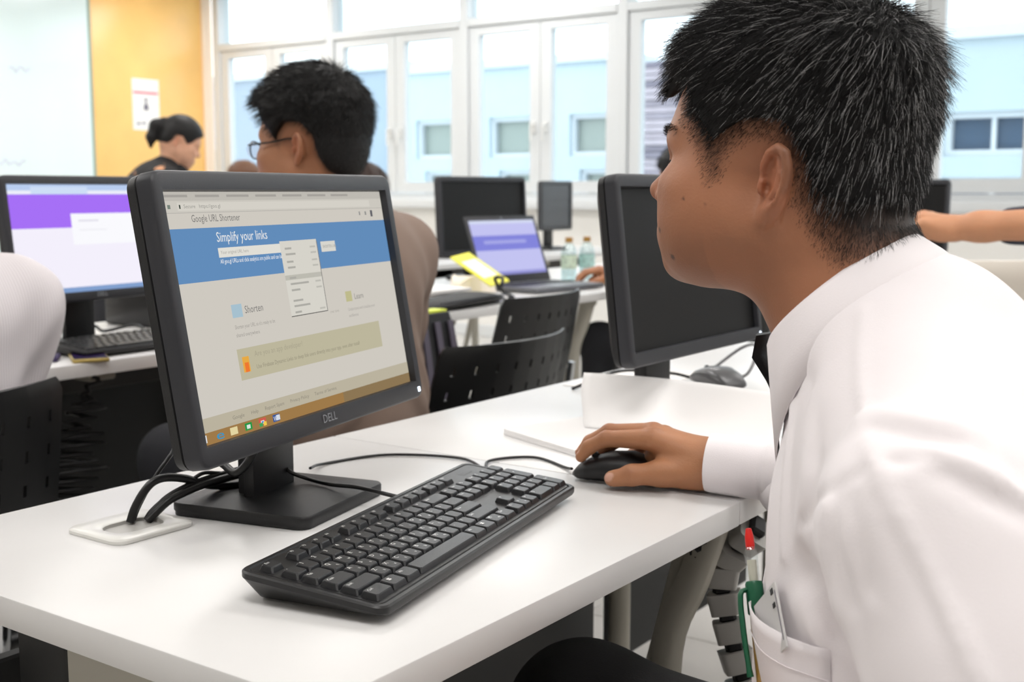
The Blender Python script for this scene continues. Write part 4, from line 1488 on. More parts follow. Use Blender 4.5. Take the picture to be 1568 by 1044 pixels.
def head_sdf(q, full=1.0, ears=True, detail=True, short=1.0):
    """q: points in head frame (metres); full: fuller cheeks and jaw"""
    m = q.copy()
    m[:, 1] = np.abs(m[:, 1])
    m0 = m.copy()
    m[:, 2] = np.where(m[:, 2] < .02, .02 + (m[:, 2] - .02) * short, m[:, 2])
    d = s_ell(m, (-.008, 0, .047), (.098, .0775, .090))
    d = smin(d, s_ell(m0, (-.056, 0, .002), (.050, .062, .062)), .03)                       # occiput
    d = smin(d, s_ell(m, (.034, 0, -.008), (.066, .063, .092)), .035)
    d = smin(d, s_rc(m, (-.002, .050, -.050), (.062, .016, -.082), .024, .025), .035)     # jaw
    d = smin(d, s_ell(m, (.045, .040 * full, -.038), (.040, .030 * full, .046)), .03)       # cheek
    d = smin(d, s_ell(m, (.040, 0, -.070), (.050, .046 * full, .034)), .03)                  # under the chin
    if not detail:
        d = smin(d, s_rc(m, (.092, 0, .0), (.112, 0, -.034), .009, .012), .014)
    else:
        d = smin(d, s_rc(m, (.084, .010, .030), (.070, .046, .030), .013, .010), .016)       # brow ridge
        d = smax(d, -s_ell(m, (.092, .039, .007), (.019, .022, .0135)), .012)                 # eye socket
        d = smin(d, s_sph(m, (.0722, .032, .008), .0142), .004)                               # lids
        d = smax(d, -s_ell(m, (.0885, .033, .0068), (.010, .0122, .0040)), .0012)             # the slit between them
        d = smin(d, s_rc(m, (.066, .050, -.012), (.060, .056, -.014), .014, .012), .02)       # cheekbone
        d = smin(d, s_rc(m, (.088, 0, .014), (.111, 0, -.020), .0075, .0125), .012)           # nose
        d = smin(d, s_ell(m, (.098, .0145, -.026), (.013, .0085, .0095)), .006)               # nostril wing
        d = smax(d, -s_ell(m, (.103, .0085, -.035), (.006, .004, .004)), .003)
        d = smin(d, s_ell(m, (.082, 0, -.060), (.024, .030, .022)), .018)                     # muzzle
        d = smin(d, s_rc(m, (.1015, 0, -.0555), (.085, .029, -.0605), .0062, .0032), .006)      # upper lip
        d = smin(d, s_rc(m, (.0995, 0, -.0675), (.085, .027, -.0625), .0068, .0032), .006)     # lower lip
        d = smax(d, -s_rc(m, (.109, 0, -.0615), (.088, .030, -.0614), .0012, .0012), .003)
        d = smin(d, s_ell(m, (.083, 0, -.094), (.016, .021, .016)), .018)                     # chin
    if ears:
        E0 = V3(-.018, .0775, -.002)
        r = m0 - E0
        a, b, c = r @ EA / .88, r[:, 2] / .88, r @ EC / .88
        e = np.stack([a - .10 * b, b, c], 1)
        hx = [(.001, .003, .002), (.000, .016, .003), (.005, .027, .003), (.014, .0315, .003), (.024, .027, .003), (.0295, .014, .003), (.029, -.001, .003), (.023, -.013, .003), (.0145, -.022, .002)]
        pl = s_ell(e, (.014, .002, -.004), (.016, .029, .0042))
        ear = smin(pl, chain(e, [V3(*h) for h in hx], [.0035, .0038, .0042, .0044, .0044, .0042, .004, .0038, .004]), .006)
        ear = smin(ear, s_ell(e, (.0085, -.0265, -.0005), (.0085, .0095, .0045)), .006)
        ear = smax(ear, -s_ell(e, (.0130, .003, .004), (.0115, .0205, .0105)), .003)
        ear = smin(ear, chain(e, [V3(.0155, .022, .0), V3(.0205, .010, .001), V3(.0195, -.004, .001), V3(.012, -.0135, .001)], [.003, .0036, .0036, .003]), .004)
        ear = smin(ear, s_ell(e, (.002, -.004, .003), (.0045, .0065, .005)), .005)
        ear = smax(ear, -s_ell(e, (.0080, -.003, -.003), (.0055, .0070, .0120)), .002)
        ear = smin(ear, s_rc(e, (.010, .012, -.010), (.012, -.008, -.010), .010, .009), .006)
        d = smin(d, ear * .88, .007)
    return d


def poly_sd(x, y, P):
    """signed distance to polygon (negative inside)"""
    P = np.array(P, float)
    d = np.full(len(x), 1e9)
    ins = np.zeros(len(x), bool)
    for (x0, y0), (x1, y1) in zip(P, np.roll(P, -1, 0)):
        ex, ey = x1 - x0, y1 - y0
        t = np.clip(((x - x0) * ex + (y - y0) * ey) / (ex * ex + ey * ey), 0, 1)
        d = np.minimum(d, (x - x0 - t * ex) ** 2 + (y - y0 - t * ey) ** 2)
        c = ((y0 > y) != (y1 > y)) & (x < (x1 - x0) * (y - y0) / ((y1 - y0) if y1 != y0 else 1e-9) + x0)
        ins ^= c
    return np.where(ins, -1, 1) * np.sqrt(d)


HAIR_SHORT = [(.140, .150), (.140, .052), (.1015, .062), (.094, .074), (.084, .088), (.070, .074), (.066, .048), (.052, .034), (.040, .018), (.030, -.004), (.022, .000), (.016, .022), (-.002, .034), (-.022, .034), (-.034, .016),
              (-.040, -.010), (-.052, -.036), (-.074, -.060), (-.16, -.066), (-.16, .2), (.05, .2)]


def mk_frame(c, fwd, up):
    x = np.array(fwd, float)
    x /= np.linalg.norm(x)
    z = np.array(up, float)
    z = z - x * (z @ x)
    z /= np.linalg.norm(z)
    return np.array(c, float), np.stack([x, np.cross(z, x), z], 1)


def to_local(p, fr):
    return (p - fr[0]) @ fr[1]


def to_world(q, fr):
    return q @ fr[1].T + fr[0]


def lin(r, g, b):
    return np.array(srgb(r, g, b)[:3])


def skin_cols(v, fr, sc, base, hair=None, hairc=(24, 20, 19), lip=(150, 88, 78), full=True, hfade=.016, short=1.0):
    """natural colours of a head: skin, ruddier nose, ears and lips, brows, hairline stubble"""
    q = to_local(v, fr) / sc
    q[:, 2] = np.where(q[:, 2] < .02, .02 + (q[:, 2] - .02) * short, q[:, 2])
    C = np.tile(lin(*base), (len(v), 1))

    def mixin(w, c):
        nonlocal C
        w = np.clip(w, 0, 1)[:, None]
        C = C * (1 - w) + lin(*c) * w
    ay = np.abs(q[:, 1])
    ruddy = tuple(min(255, int(b * f)) for b, f in zip(base, (1.03, .86, .80)))
    mixin(.55 * np.exp(-((ay - .085) / .010) ** 2 - ((q[:, 0] + .022) / .026) ** 2 - (q[:, 2] / .032) ** 2), ruddy)
    mixin(.45 * np.exp(-(((q[:, 0] - .110) / .016) ** 2 + (ay / .02) ** 2 + ((q[:, 2] + .032) / .016) ** 2)), ruddy)
    if full:
        lipd = np.minimum(s_rc(np.stack([q[:, 0], ay, q[:, 2]], 1), (.103, 0, -.056), (.087, .029, -.0605), .0055, .003), s_rc(np.stack([q[:, 0], ay, q[:, 2]], 1), (.102, 0, -.068), (.087, .027, -.063), .0065, .003))
        mixin(1 - lipd / .003, lip)
        bd = s_rc(np.stack([q[:, 0], ay, q[:, 2]], 1), (.092, .016, .033), (.070, .052, .034), .0052, .0032)
        mixin(1 - bd / .004, hairc)
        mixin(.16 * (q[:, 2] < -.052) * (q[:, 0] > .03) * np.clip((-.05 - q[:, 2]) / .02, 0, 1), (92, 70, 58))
    if hair is not None:
        hd = poly_sd(q[:, 0], np.where(q[:, 2] < .02, .02 + (q[:, 2] - .02) / short, q[:, 2]), hair)
        mixin(np.clip((.003 - hd) / hfade, 0, 1) ** .8 * .97, hairc)
    return C
# ================================================================== people
M_skin = vcol_mat('skin', 0.52, bump=.25, bscale=420, sss=.12, nscale=26, nmix=.06, spec=.45)
M_hair = vcol_mat('hair', 0.5, spec=.35)
M_eye = vcol_mat('eyeball', 0.15)
M_shirtw = mat('white_cotton_shirt', (241, 235, 237), 0.8, bump=.12, bscale=900, sheen=.15)
M_black_cloth = mat('black_cloth', (20, 20, 22), 0.75, bump=.2, bscale=500)
M_shoe = mat('black_leather', (24, 23, 23), 0.35)


def hand_sdf(p, fr, mirror=1, s=1.0):
    """relaxed hand resting on a mouse or table: local x toward the wrist, y away from the thumb, z up; origin under the palm"""
    q = to_local(p, fr) / s
    q = q * np.array([1, mirror, 1])
    A = lambda *a: V3(*a)
    wr = A(.118, .014, .034)
    d = smin(s_rc(q, A(.165, .006, .033), A(.112, .004, .033), .0225, .0225), s_rc(q, A(.165, .024, .033), A(.112, .026, .032), .0215, .0205), .02)
    pal = s_ell(q, (.074, .026, .034), (.050, .034, .020))
    d = smin(d, pal, .03)
    fingers = [
        ([A(.105, .006, .036), A(.041, .0, .058), A(-.016, -.001, .0545), A(-.037, -.002, .043), A(-.047, -.003, .0305)], [.015, .0128, .0094, .0084, .0068]),
        ([A(.105, .014, .038), A(.035, .021, .061), A(-.020, .022, .0585), A(-.044, .021, .044), A(-.056, .020, .0300)], [.015, .0128, .0094, .0084, .0068]),
        ([A(.105, .024, .036), A(.042, .041, .055), A(-.008, .043, .049), A(-.031, .0435, .034), A(-.043, .043, .0220)], [.015, .0120, .0090, .0080, .0066]),
        ([A(.108, .034, .032), A(.054, .058, .044), A(.016, .063, .036), A(-.004, .0635, .023), A(-.014, .0615, .0140)], [.014, .0108, .0080, .0072, .0060]),
    ]
    for pts, rad in fingers:
        meta = s_rc(q, pts[0], pts[1], rad[0], rad[1])
        d = smin(d, meta, .014)
    for pts, rad in fingers:
        f = chain(q, pts[1:], rad[1:], .004)
        d = smin(d, f, .0045)
    th = chain(q, [A(.098, .0, .026), A(.056, -.013, .0225), A(.023, -.025, .0195), A(.001, -.0275, .0135)], [.0185, .0150, .0112, .0086], .008)
    th = smin(th, s_ell(q, (.006, -.029, .0150), (.013, .0088, .0085)), .005)
    d = smin(d, th, .008)
    d = smin(d, s_ell(q, (.085, .003, .022), (.035, .018, .018)), .012)      # ball of the thumb
    d = smin(d, s_ell(q, (.088, .042, .022), (.034, .016, .018)), .014)      # heel of the hand
    d = smax(d, -s_ell(q, (.024, -.004, .030), (.020, .004, .010)), .006)     # cleft between thumb and index
    return d * s


def hand_cols(v, fr, base, mirror=1):
    q = to_local(v, fr) * np.array([1, mirror, 1])
    C = np.tile(lin(*base), (len(v), 1))

    def mixin(w, c):
        nonlocal C
        w = np.clip(w, 0, 1)[:, None]
        C = C * (1 - w) + lin(*c) * w
    for c in ((.041, 0, .072), (-.016, -.002, .064), (.035, .021, .075), (-.02, .022, .068), (.023, -.032, .024)):
        mixin(.35 * np.exp(-ln((q - V3(*c)) / V3(.012, .010, .008)) ** 2), (132, 82, 62))
    nail = (206, 160, 140)
    e = ln((q - V3(.0005, -.0345, .0165)) / V3(.0085, .004, .006))
    mixin((1.05 - e) / .12, nail)
    e = ln((q - V3(-.050, -.003, .0368)) / V3(.006, .0055, .004))
    mixin((1.05 - e) / .2, nail)
    e = ln((q - V3(-.059, .020, .0362)) / V3(.006, .0055, .004))
    mixin((1.05 - e) / .2, nail)
    return C


def strands(name, parent, root, nrm, flow, length, width, cols, segs=3, lift=.55, seed=3):
    """short hairs: thin three-sided tapering blades growing out of the scalp, all one 'hair' part"""
    rng = np.random.RandomState(seed)
    n = len(root)
    d0 = nrm * lift + flow
    d0 += rng.normal(0, .22, (n, 3))
    d0 /= ln(d0)[:, None]
    d1 = flow + nrm * (lift * .35) + rng.normal(0, .18, (n, 3))
    d1 /= ln(d1)[:, None]
    side = np.cross(d0, nrm + rng.normal(0, .3, (n, 3)))
    side /= np.maximum(ln(side), 1e-6)[:, None]
    V = []
    for k in range(segs + 1):
        t = k / segs
        p = root + (d0 * (t - .5 * t * t) + d1 * (.5 * t * t)) * length[:, None]
        w = (width * (1 - .75 * t))[:, None]
        up = np.cross(side, d0)
        for a in range(3):
            an = 2 * math.pi * a / 3
            V.append(p + (side * math.cos(an) + up * math.sin(an)) * w)
    V = np.stack(V, 1)                      # n, (segs+1)*3, 3
    base = (np.arange(n) * (segs + 1) * 3)[:, None, None]
    q = []
    for k in range(segs):
        for a in range(3):
            b = (a + 1) % 3
            q.append([k * 3 + a, k * 3 + b, (k + 1) * 3 + b, (k + 1) * 3 + a])
    Q = (base + np.array(q)[None]).reshape(-1, 4)
    C = np.repeat(cols, (segs + 1) * 3, 0)
    return V.reshape(-1, 3), Q, C


def torso_sdf(p, P, fatness=1.0, grow=0.0, hunch=0.0, drop=0.0):
    T = P['T']
    L = P.get('len', .45)
    q = to_local(p, T)
    d = s_ell(q, (.031, 0, .15), (.140 * fatness, .172 * fatness, .19))
    d = smin(d, s_ell(q, (.015, 0, L - .13), (.122 * fatness, .170, .17)), .07)
    d = smin(d, s_ell(q, (-.035 - hunch, 0, L - .06 - drop), (.085, .150, .11)), .07)
    sl, sr = to_local(np.array([P['shl'], P['shr']], float), T)
    d = smin(d, s_rc(q, sl, sr, P.get('shr_r', .058), P.get('shr_r', .058)), .07)
    nb = to_local(np.array([P['neck']], float), T)[0]
    nk = P.get('trap', .060)
    d = smin(d, s_rc(q, nb + V3(-.012, 0, -.01), sl * .8 + nb * .2, nk, .05), .05)
    d = smin(d, s_rc(q, nb + V3(-.012, 0, -.01), sr * .8 + nb * .2, nk, .05), .05)
    d = smin(d, s_rc(q, nb + V3(-.012, 0, -.01), V3(-.01, 0, L - .12), nk, .08), .05)
    return d - grow


def sleeve(p, sh, el, wr, r=(.072, .058, .052, .036), k=.03):
    sh, el, wr = [np.array(a, float) for a in (sh, el, wr)]
    d = s_rc(p, sh, el, r[0], r[1])
    return smin(d, s_rc(p, el, wr, r[2], r[3]), k)


def legs_sdf(p, P, grow=0.0):
    d = None
    for s in ('l', 'r'):
        hip, kn, an = [np.array(P[a + s], float) for a in ('hip', 'kne', 'ank')]
        e = s_rc(p, hip, kn, .088, .066)
        e = smin(e, s_rc(p, kn, an, .064, .050), .04)
        d = e if d is None else smin(d, e, .05)
    T = P['T']
    q = to_local(p, T)
    d = smin(d, s_ell(q, (-.005, 0, .03), (.125, .17, .11)), .06)
    return d - grow


def bounds(*pts, pad=.15):
    a = np.array([x for x in pts], float)
    return a.min(0) - pad, a.max(0) + pad


def simple_person(name, label, P, skin=(176, 122, 88), hairc=(22, 19, 19), shirt=None, trousers=None, hair_poly=HAIR_SHORT, hair_t=.013, res=.006, hres=.0042, sleeves='long', group=None, hair_n=0, hfade=.016, hair_len=.016, top_hair=None, origin=None, full_face=True, hair_noise=0.0):
    t = thing(name, label, 'person', origin if origin is not None else (0, 0, 0), 0, group)
    base = np.array(t.location)
    fr, sc = P['head'], P.get('hs', 1.0)
    neckb = np.array(P['neck'], float)
    nt = to_world(np.array([[-.028, 0, -.045]]) * sc, fr)[0]

    def head(p):
        d = head_sdf(to_local(p, fr) / sc, P.get('full', 1.0)) * sc
        return smin(d, s_rc(p, nt, neckb - .3 * (nt - neckb), .054 * sc, .062 * sc), .025)
    pcs, cols = [], []
    lo, hi = bounds(fr[0], neckb, pad=.17)
    v, q = sdf_surface(head, lo, hi, hres)
    pcs.append((v - base, q))
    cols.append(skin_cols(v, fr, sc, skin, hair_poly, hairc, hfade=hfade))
    for s in ('l', 'r'):
        wr, hf = np.array(P['wri' + s], float), P.get('hand' + s)
        el = np.array(P['elb' + s], float)
        if hf is None:
            dr = (wr - el) / np.linalg.norm(wr - el)
            side = V3(0, -1, 0) if s == 'r' else V3(0, 1, 0)
            up = V3(0, 0, 1)
            mir = 1
            fwd = -dr
            Mh = rot_to(fwd, up)
            hf = (wr - Mh @ V3(.118, .014, .034), Mh)
        mir = P.get('mir' + s, 1 if s == 'r' else -1)

        def hand(p):
            d = hand_sdf(p, hf, mir)
            w2 = to_world(np.array([[.16, .018 * mir, .036]]), hf)[0]
            return smin(d, s_rc(p, w2, w2 + (el - w2) * .8, .029, .038), .03)
        c = to_world(np.array([[.05, .02 * mir, .03]]), hf)[0]
        w2 = to_world(np.array([[.16, .018 * mir, .036]]), hf)[0]
        lo, hi = bounds(c, w2 + (el - w2) * .8, pad=.13)
        v, q = sdf_surface(hand, lo, hi, P.get('handres', .0036))
        pcs.append((v - base, q))
        cols.append(hand_cols(v, hf, skin, mir))
    # trunk and arms under the clothes, so the figure is whole
    def core(p):
        d = torso_sdf(p, P, P.get('fat', 1.0), -.016)
        for s in 'lr':
            d = smin(d, sleeve(p, P['sh' + s], P['elb' + s], P['wri' + s], (.046, .036, .032, .026)), .03)
        return d
    lo, hi = bounds(P['shl'], P['shr'], P['elbl'], P['elbr'], P['wril'], P['wrir'], P['T'][0], neckb, pad=.18)
    v, q = sdf_surface(core, lo, hi, .014)
    pcs.append((v - base, q))
    cols.append(np.tile(lin(*skin), (len(v), 1)))
    np_obj('body', pcs, M_skin, t, cols)

    # shirt and trousers
    sl_r = P.get('slr', (.070, .057, .052, .038))
    ends = {}
    for s in ('l', 'r'):
        w = np.array(P['wri' + s], float)
        e = np.array(P['elb' + s], float)
        ends[s] = w + (e - w) * (.08 if sleeves == 'long' else .38)

    def shirtf(p):
        d = torso_sdf(p, P, P.get('fat', 1.0), .004)
        for s in ('l', 'r'):
            sh, el = P['sh' + s], P['elb' + s]
            if sleeves in ('long', 'rolled'):
                a = sleeve(p, sh, el, ends[s], sl_r)
            else:
                e2 = np.array(sh, float) + (np.array(el, float) - np.array(sh, float)) * .8
                a = s_rc(p, sh, e2, sl_r[0], sl_r[1])
            d = smin(d, a, .045)
        if P.get('folds'):
            d = d + .0035 * np.sin(p[:, 2] * 55 + 6 * np.sin(p[:, 1] * 14) + 4 * p[:, 0]) * np.clip((1.05 - p[:, 2]) * 3, 0.1, 1)
        return d
    T = P['T']
    lo, hi = bounds(P['shl'], P['shr'], P['elbl'], P['elbr'], P['wril'], P['wrir'], T[0], neckb, pad=.2)
    v, q = sdf_surface(shirtf, lo, hi, res)
    np_obj('shirt', [(v - base, q)], shirt, t)
    # collar band
    ax = (nt - neckb) / np.linalg.norm(nt - neckb)
    Mc = rot_to(ax, fr[1][:, 0])
    mb = MB()
    rg = []
    for h, r in ((-.012, .070), (.012, .0655), (.024, .0640), (.025, .068), (.008, .078), (-.010, .086)):
        rg.append([neckb - base + Mc @ V3(h, -r * 1.0 * math.sin(a) * sc, r * 1.06 * math.cos(a) * sc) for a in np.linspace(0, 2 * math.pi, 25)[:-1]])
    mb.loft(rg, cap0=False, cap1=False)
    co = mb.obj('collar', shirt, t, smooth=60)
    co.modifiers.new('thick', 'SOLIDIFY').thickness = .0015
    lo, hi = bounds(*[P[a + s] for a in ('hip', 'kne', 'ank') for s in 'lr'], T[0], pad=.16)
    v, q = sdf_surface(lambda p: legs_sdf(p, P), lo, hi, max(res, .008))
    np_obj('trousers', [(v - base, q)], trousers, t)
    for s in 'lr':
        an, kn, hip = [np.array(P[a + s], float) for a in ('ank', 'kne', 'hip')]
        fw = kn - hip
        fw[2] = 0
        fw /= np.linalg.norm(fw)
        an2 = an * V3(1, 1, 0) + V3(0, 0, .045)

        def shoe(p):
            d = s_rc(p, an2 - fw * .05, an2 + fw * .14, .042, .034)
            d = smin(d, s_rc(p, an2, an, .042, .045), .03)
            return smax(d, .004 - p[:, 2], .004)
        lo, hi = bounds(an2 - fw * .05, an2 + fw * .14, an, pad=.08)
        v, q = sdf_surface(shoe, lo, hi, .007)
        np_obj('shoe', [(v - base, q)], M_shoe, t)
    # hair
    if hair_poly is not None:
        def hairf(p):
            qq = to_local(p, fr) / sc
            th = hair_t * (.35 + .65 * np.clip((qq[:, 2] - .02) / .07, 0, 1))
            d = head_sdf(qq, P.get('full', 1.0), ears=False, detail=False) - th
            if hair_noise:
                d = d + hair_noise * np.sin(qq[:, 0] * 190 + 5 * np.sin(qq[:, 1] * 130)) * np.sin(qq[:, 1] * 160 + 3 * np.sin(qq[:, 2] * 150)) * np.clip((qq[:, 2] - .03) / .05, 0, 1)
            d = smax(d, poly_sd(qq[:, 0], qq[:, 2], hair_poly) + max(0, hfade - .016) * .5, .010)
            if top_hair is not None:
                d = top_hair(qq, d)
            return d * sc
        lo, hi = bounds(fr[0], pad=.22)
        v, q = sdf_surface(hairf, lo, hi, min(res, .0045))
        hp, hc = [(v - base, q)], [np.tile(lin(*hairc), (len(v), 1))]
        if hair_n:
            rng = np.random.RandomState(hair_n)
            fc = v[q].mean(1)
            nf = grad(hairf, fc)
            qf = to_local(fc, fr) / sc
            ok = np.flatnonzero((nf * (fc - fr[0])).sum(1) > .03)
            pk = rng.choice(ok, hair_n)
            root = fc[pk] + rng.normal(0, .0016, (hair_n, 3))
            ql = qf[pk]
            away = ql - V3(-.060, -.01, .140)
            away /= ln(away)[:, None]
            flow = (away + V3(.3, 0, -.25)) @ fr[1].T
            lg = hair_len * rng.uniform(.6, 1.2, hair_n) * np.clip(.25 + ql[:, 2] / .09, .22, 1)
            sv, sq, sc_ = strands('hair', t, root, nf[pk], flow, lg, rng.uniform(.0003, .00055, hair_n), lin(*hairc) * rng.uniform(.5, 2.0, (hair_n, 1)), 2, .6, hair_n)
            hp.append((sv - base, sq))
            hc.append(sc_)
        np_obj('hair', hp, M_hair, t, hc)
    return t


def seated(pel, fdeg, lean=8, sz=1.0, head_yaw=0, head_pitch=0, arms=None, neck_fwd=.03, shw=.185):
    """joints of a sitter on a 0.46 m chair; fdeg: facing angle in degrees from +X, counter-clockwise"""
    f = V3(math.cos(R(fdeg)), math.sin(R(fdeg)), 0)
    l = V3(-f[1], f[0], 0)
    u = V3(0, 0, 1)
    pel = V3(pel[0], pel[1], .52 if len(pel) < 3 else pel[2])
    sp = f * math.sin(R(lean)) + u * math.cos(R(lean))
    L = .45 * sz
    P = {'len': L, 'T': mk_frame(pel, f * math.cos(R(lean)) - u * math.sin(R(lean)), sp)}
    top = pel + sp * L
    P['neck'] = top + u * .045 + f * neck_fwd
    P['shl'] = pel + sp * (L - .035) + l * shw
    P['shr'] = pel + sp * (L - .035) - l * shw
    hf = f * math.cos(R(head_yaw)) + l * math.sin(R(head_yaw))
    hfwd = hf * math.cos(R(head_pitch)) - u * math.sin(R(head_pitch))
    P['head'] = mk_frame(P['neck'] + u * .128 + f * .045, hfwd, u + .0 * f)
    for s, sg in (('l', 1), ('r', -1)):
        P['hip' + s] = pel + l * sg * .09 + f * .02 - u * .01
        P['kne' + s] = pel + l * sg * .12 + f * .42 + V3(0, 0, .02)
        P['ank' + s] = (pel + l * sg * .12 + f * .44) * V3(1, 1, 0) + V3(0, 0, .09)
        P['elb' + s] = P['sh' + s] + l * sg * .05 + f * .06 - u * .26
        P['wri' + s] = pel + f * .36 + l * sg * .12 + V3(0, 0, .27)
    return P
# ------------------------------------------------------------------ the close man (white shirt, black tie, greying hair)
def close_man():
    t = thing('person', 'close man in a white shirt and black tie, greying short hair, hand on a mouse', 'person', (-.21, .93, 0))
    base = np.array(t.location)
    sc = .965
    fr = mk_frame((-.392, .925, 1.094), (-1, 0, .06), (.06, 0, 1))
    neckb = V3(-.325, .928, .995)
    nt = to_world(np.array([[-.030, 0, -.045]]) * sc, fr)[0]
    skin = (163, 110, 80)
    P = {'len': .45, 'T': mk_frame((-.185, .93, .50), (-1, 0, -.155), (-.155, 0, 1)), 'neck': neckb + V3(.022, 0, -.030), 'shl': V3(-.195, .715, .880), 'shr': V3(-.255, 1.12, .880),
         'trap': .060, 'shr_r': .055}
    P.update(hipl=V3(-.22, .84, .485), hipr=V3(-.22, 1.02, .485), knel=V3(-.66, .80, .515), kner=V3(-.66, 1.06, .515), ankl=V3(-.66, .79, .09), ankr=V3(-.64, 1.08, .09))
    elbl, wril = V3(-.070, .625, .690), V3(-.335, .735, .655)
    elbr, wrir = V3(-.355, 1.280, .725), V3(-.590, 1.232, .7755)
    mth_n = V3(math.cos(R(12.2)), math.sin(R(12.2)), 0)
    mth_m = V3(-math.sin(R(12.2)), math.cos(R(12.2)), 0)
    hfr = (V3(-.705, 1.205, DZ), np.stack([mth_n, mth_m, V3(0, 0, 1)], 1))

    def head(p):
        d = head_sdf(to_local(p, fr) / sc, 1.12, short=1.16) * sc
        d = smin(d, s_rc(p, nt, neckb + V3(.025, 0, -.05), .061, .070), .03)
        # nape roll
        return smin(d, s_ell(to_local(p, fr) / sc, (-.088, 0, -.070), (.026, .050, .034)) * sc, .03)
    lo, hi = bounds(fr[0], neckb, pad=.16)
    v, q = sdf_surface(head, lo, hi, .0019)
    hv, hq = v, q
    pcs = [(v - base, q)]
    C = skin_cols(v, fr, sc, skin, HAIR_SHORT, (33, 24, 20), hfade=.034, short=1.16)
    ql = to_local(v, fr) / sc
    for (a, b, r) in ((.079, -.046, .0026), (.066, -.068, .0028), (.050, -.018, .0018), (.030, -.022, .0013), (.058, -.028, .0012)):     # moles
        e = np.sqrt((ql[:, 0] - a) ** 2 + (ql[:, 2] - b) ** 2) * sc
        w = (np.clip((r - e) / .0009, 0, 1) * (ql[:, 1] > 0) * .8)[:, None]
        C = C * (1 - w) + lin(56, 40, 36) * w
    cols = [C]

    def rhand(p):
        d = hand_sdf(p, hfr, 1)
        w2 = to_world(np.array([[.155, .012, .030]]), hfr)[0]
        return smin(d, s_rc(p, w2, w2 + (elbr - w2) * .30, .0255, .021), .03)
    v, q = sdf_surface(rhand, (-.79, 1.12, .735), (-.40, 1.33, .86), .0017)
    pcs.append((v - base, q))
    cols.append(hand_cols(v, hfr, (172, 119, 84)))
    Ml = rot_to((elbl - wril), (0, 0, 1))
    lfr = (wril - Ml @ V3(.118, -.014, .034), Ml)
    v, q = sdf_surface(lambda p: smin(hand_sdf(p, lfr, -1), s_rc(p, wril, elbl, .028, .040), .03), *bounds(wril, elbl, to_world(np.array([[-.05, -.02, .03]]), lfr)[0], pad=.09), .0035)
    pcs.append((v - base, q))
    cols.append(hand_cols(v, lfr, (172, 119, 84), -1))
    def core(p):
        d = torso_sdf(p, P, 1.0, -.016, .0, .035)
        d = smin(d, sleeve(p, P['shl'], elbl, wril, (.044, .038, .034, .027)), .03)
        return smin(d, sleeve(p, P['shr'], elbr, wrir + (elbr - wrir) * .2, (.044, .036, .032, .022)), .03)
    v, q = sdf_surface(core, (-.66, .50, .40), (.10, 1.36, 1.10), .012)
    pcs.append((v - base, q))
    cols.append(np.tile(lin(*skin), (len(v), 1)))
    np_obj('body', pcs, M_skin, t, cols)
    # eyes
    for s in (1, -1):
        c = to_world(np.array([[.0722, .032 * s, .02 + (.0078 - .02) / 1.16]]) * sc, fr)[0]
        v, q = sdf_surface(lambda p: s_sph(p, c, .0130 * sc), c - .016, c + .016, .0014)
        ql = to_local(v, fr) / sc - V3(.0722, .032 * s, .02 + (.0078 - .02) / 1.16)
        rr_ = np.sqrt(ql[:, 1] ** 2 + (ql[:, 2] + .002) ** 2)
        w = ((rr_ < .0058) & (ql[:, 0] > 0))[:, None]
        np_obj('eye', [(v - base, q)], M_eye, t, [np.where(w, lin(30, 20, 16), lin(214, 206, 204))])

    # ---- hair: a dark under-layer and some thirty thousand short hairs, one in seven grey
    def under(p):
        qq = to_local(p, fr) / sc
        th = .0008 + .0200 * np.clip((qq[:, 2] - .025) / .085, 0, 1) + .003 * np.clip((-qq[:, 0] - .03) / .06, 0, 1) * np.clip((qq[:, 2] + .03) / .04, 0, 1)
        d = head_sdf(qq, 1.12, ears=False, detail=True, short=1.16) - th
        mm = np.stack([qq[:, 0], np.abs(qq[:, 1]), qq[:, 2]], 1)
        d = d + .0012 * np.sin(qq[:, 0] * 210 + 4 * np.sin(qq[:, 1] * 120)) * np.sin(qq[:, 1] * 190 + 3 * np.sin(qq[:, 2] * 160)) * np.clip((qq[:, 2] - .02) / .05, 0, 1)
        d = smax(d, poly_sd(qq[:, 0], qq[:, 2], HAIR_SHORT) + .014, .006)
        return smin(d, s_rc(mm, (.086, .0, .100), (.1035, .016, .068), .016, .004), .012) * sc
    lo, hi = bounds(fr[0] + V3(0, 0, .03), pad=.17)
    uv, uq = sdf_surface(under, lo, hi, .0030)
    dark = lin(13, 11, 11)
    # roots: on the under-layer inside the hairline, plus sparse ones on the faded edge of the scalp
    rng = np.random.RandomState(11)
    tri = uq
    fc = uv[tri].mean(1)
    fa = ln(np.cross(uv[tri[:, 2]] - uv[tri[:, 0]], uv[tri[:, 3]] - uv[tri[:, 1]]))
    qf = to_local(fc, fr) / sc
    nf = grad(under, fc)
    out = (nf * (fc - to_world(np.array([[0, 0, .03]]) * sc, fr))).sum(1) > .01
    hd = poly_sd(qf[:, 0], qf[:, 2], HAIR_SHORT)
    wgt = fa * out * (1.6 - .6 * np.clip((-hd - .012) / .02, 0, 1))
    n1 = 34000
    pick = rng.choice(len(tri), n1, p=wgt / wgt.sum())
    a, b = rng.rand(n1, 1), rng.rand(n1, 1)
    T4 = uv[tri[pick]]
    root = (T4[:, 0] * (1 - a) + T4[:, 1] * a) * (1 - b) + (T4[:, 3] * (1 - a) + T4[:, 2] * a) * b
    n_ = nf[pick]
    # stubble at the faded hairline
    hq_c = hv[hq].mean(1)
    qh = to_local(hq_c, fr) / sc
    hdh = poly_sd(qh[:, 0], qh[:, 2], HAIR_SHORT)
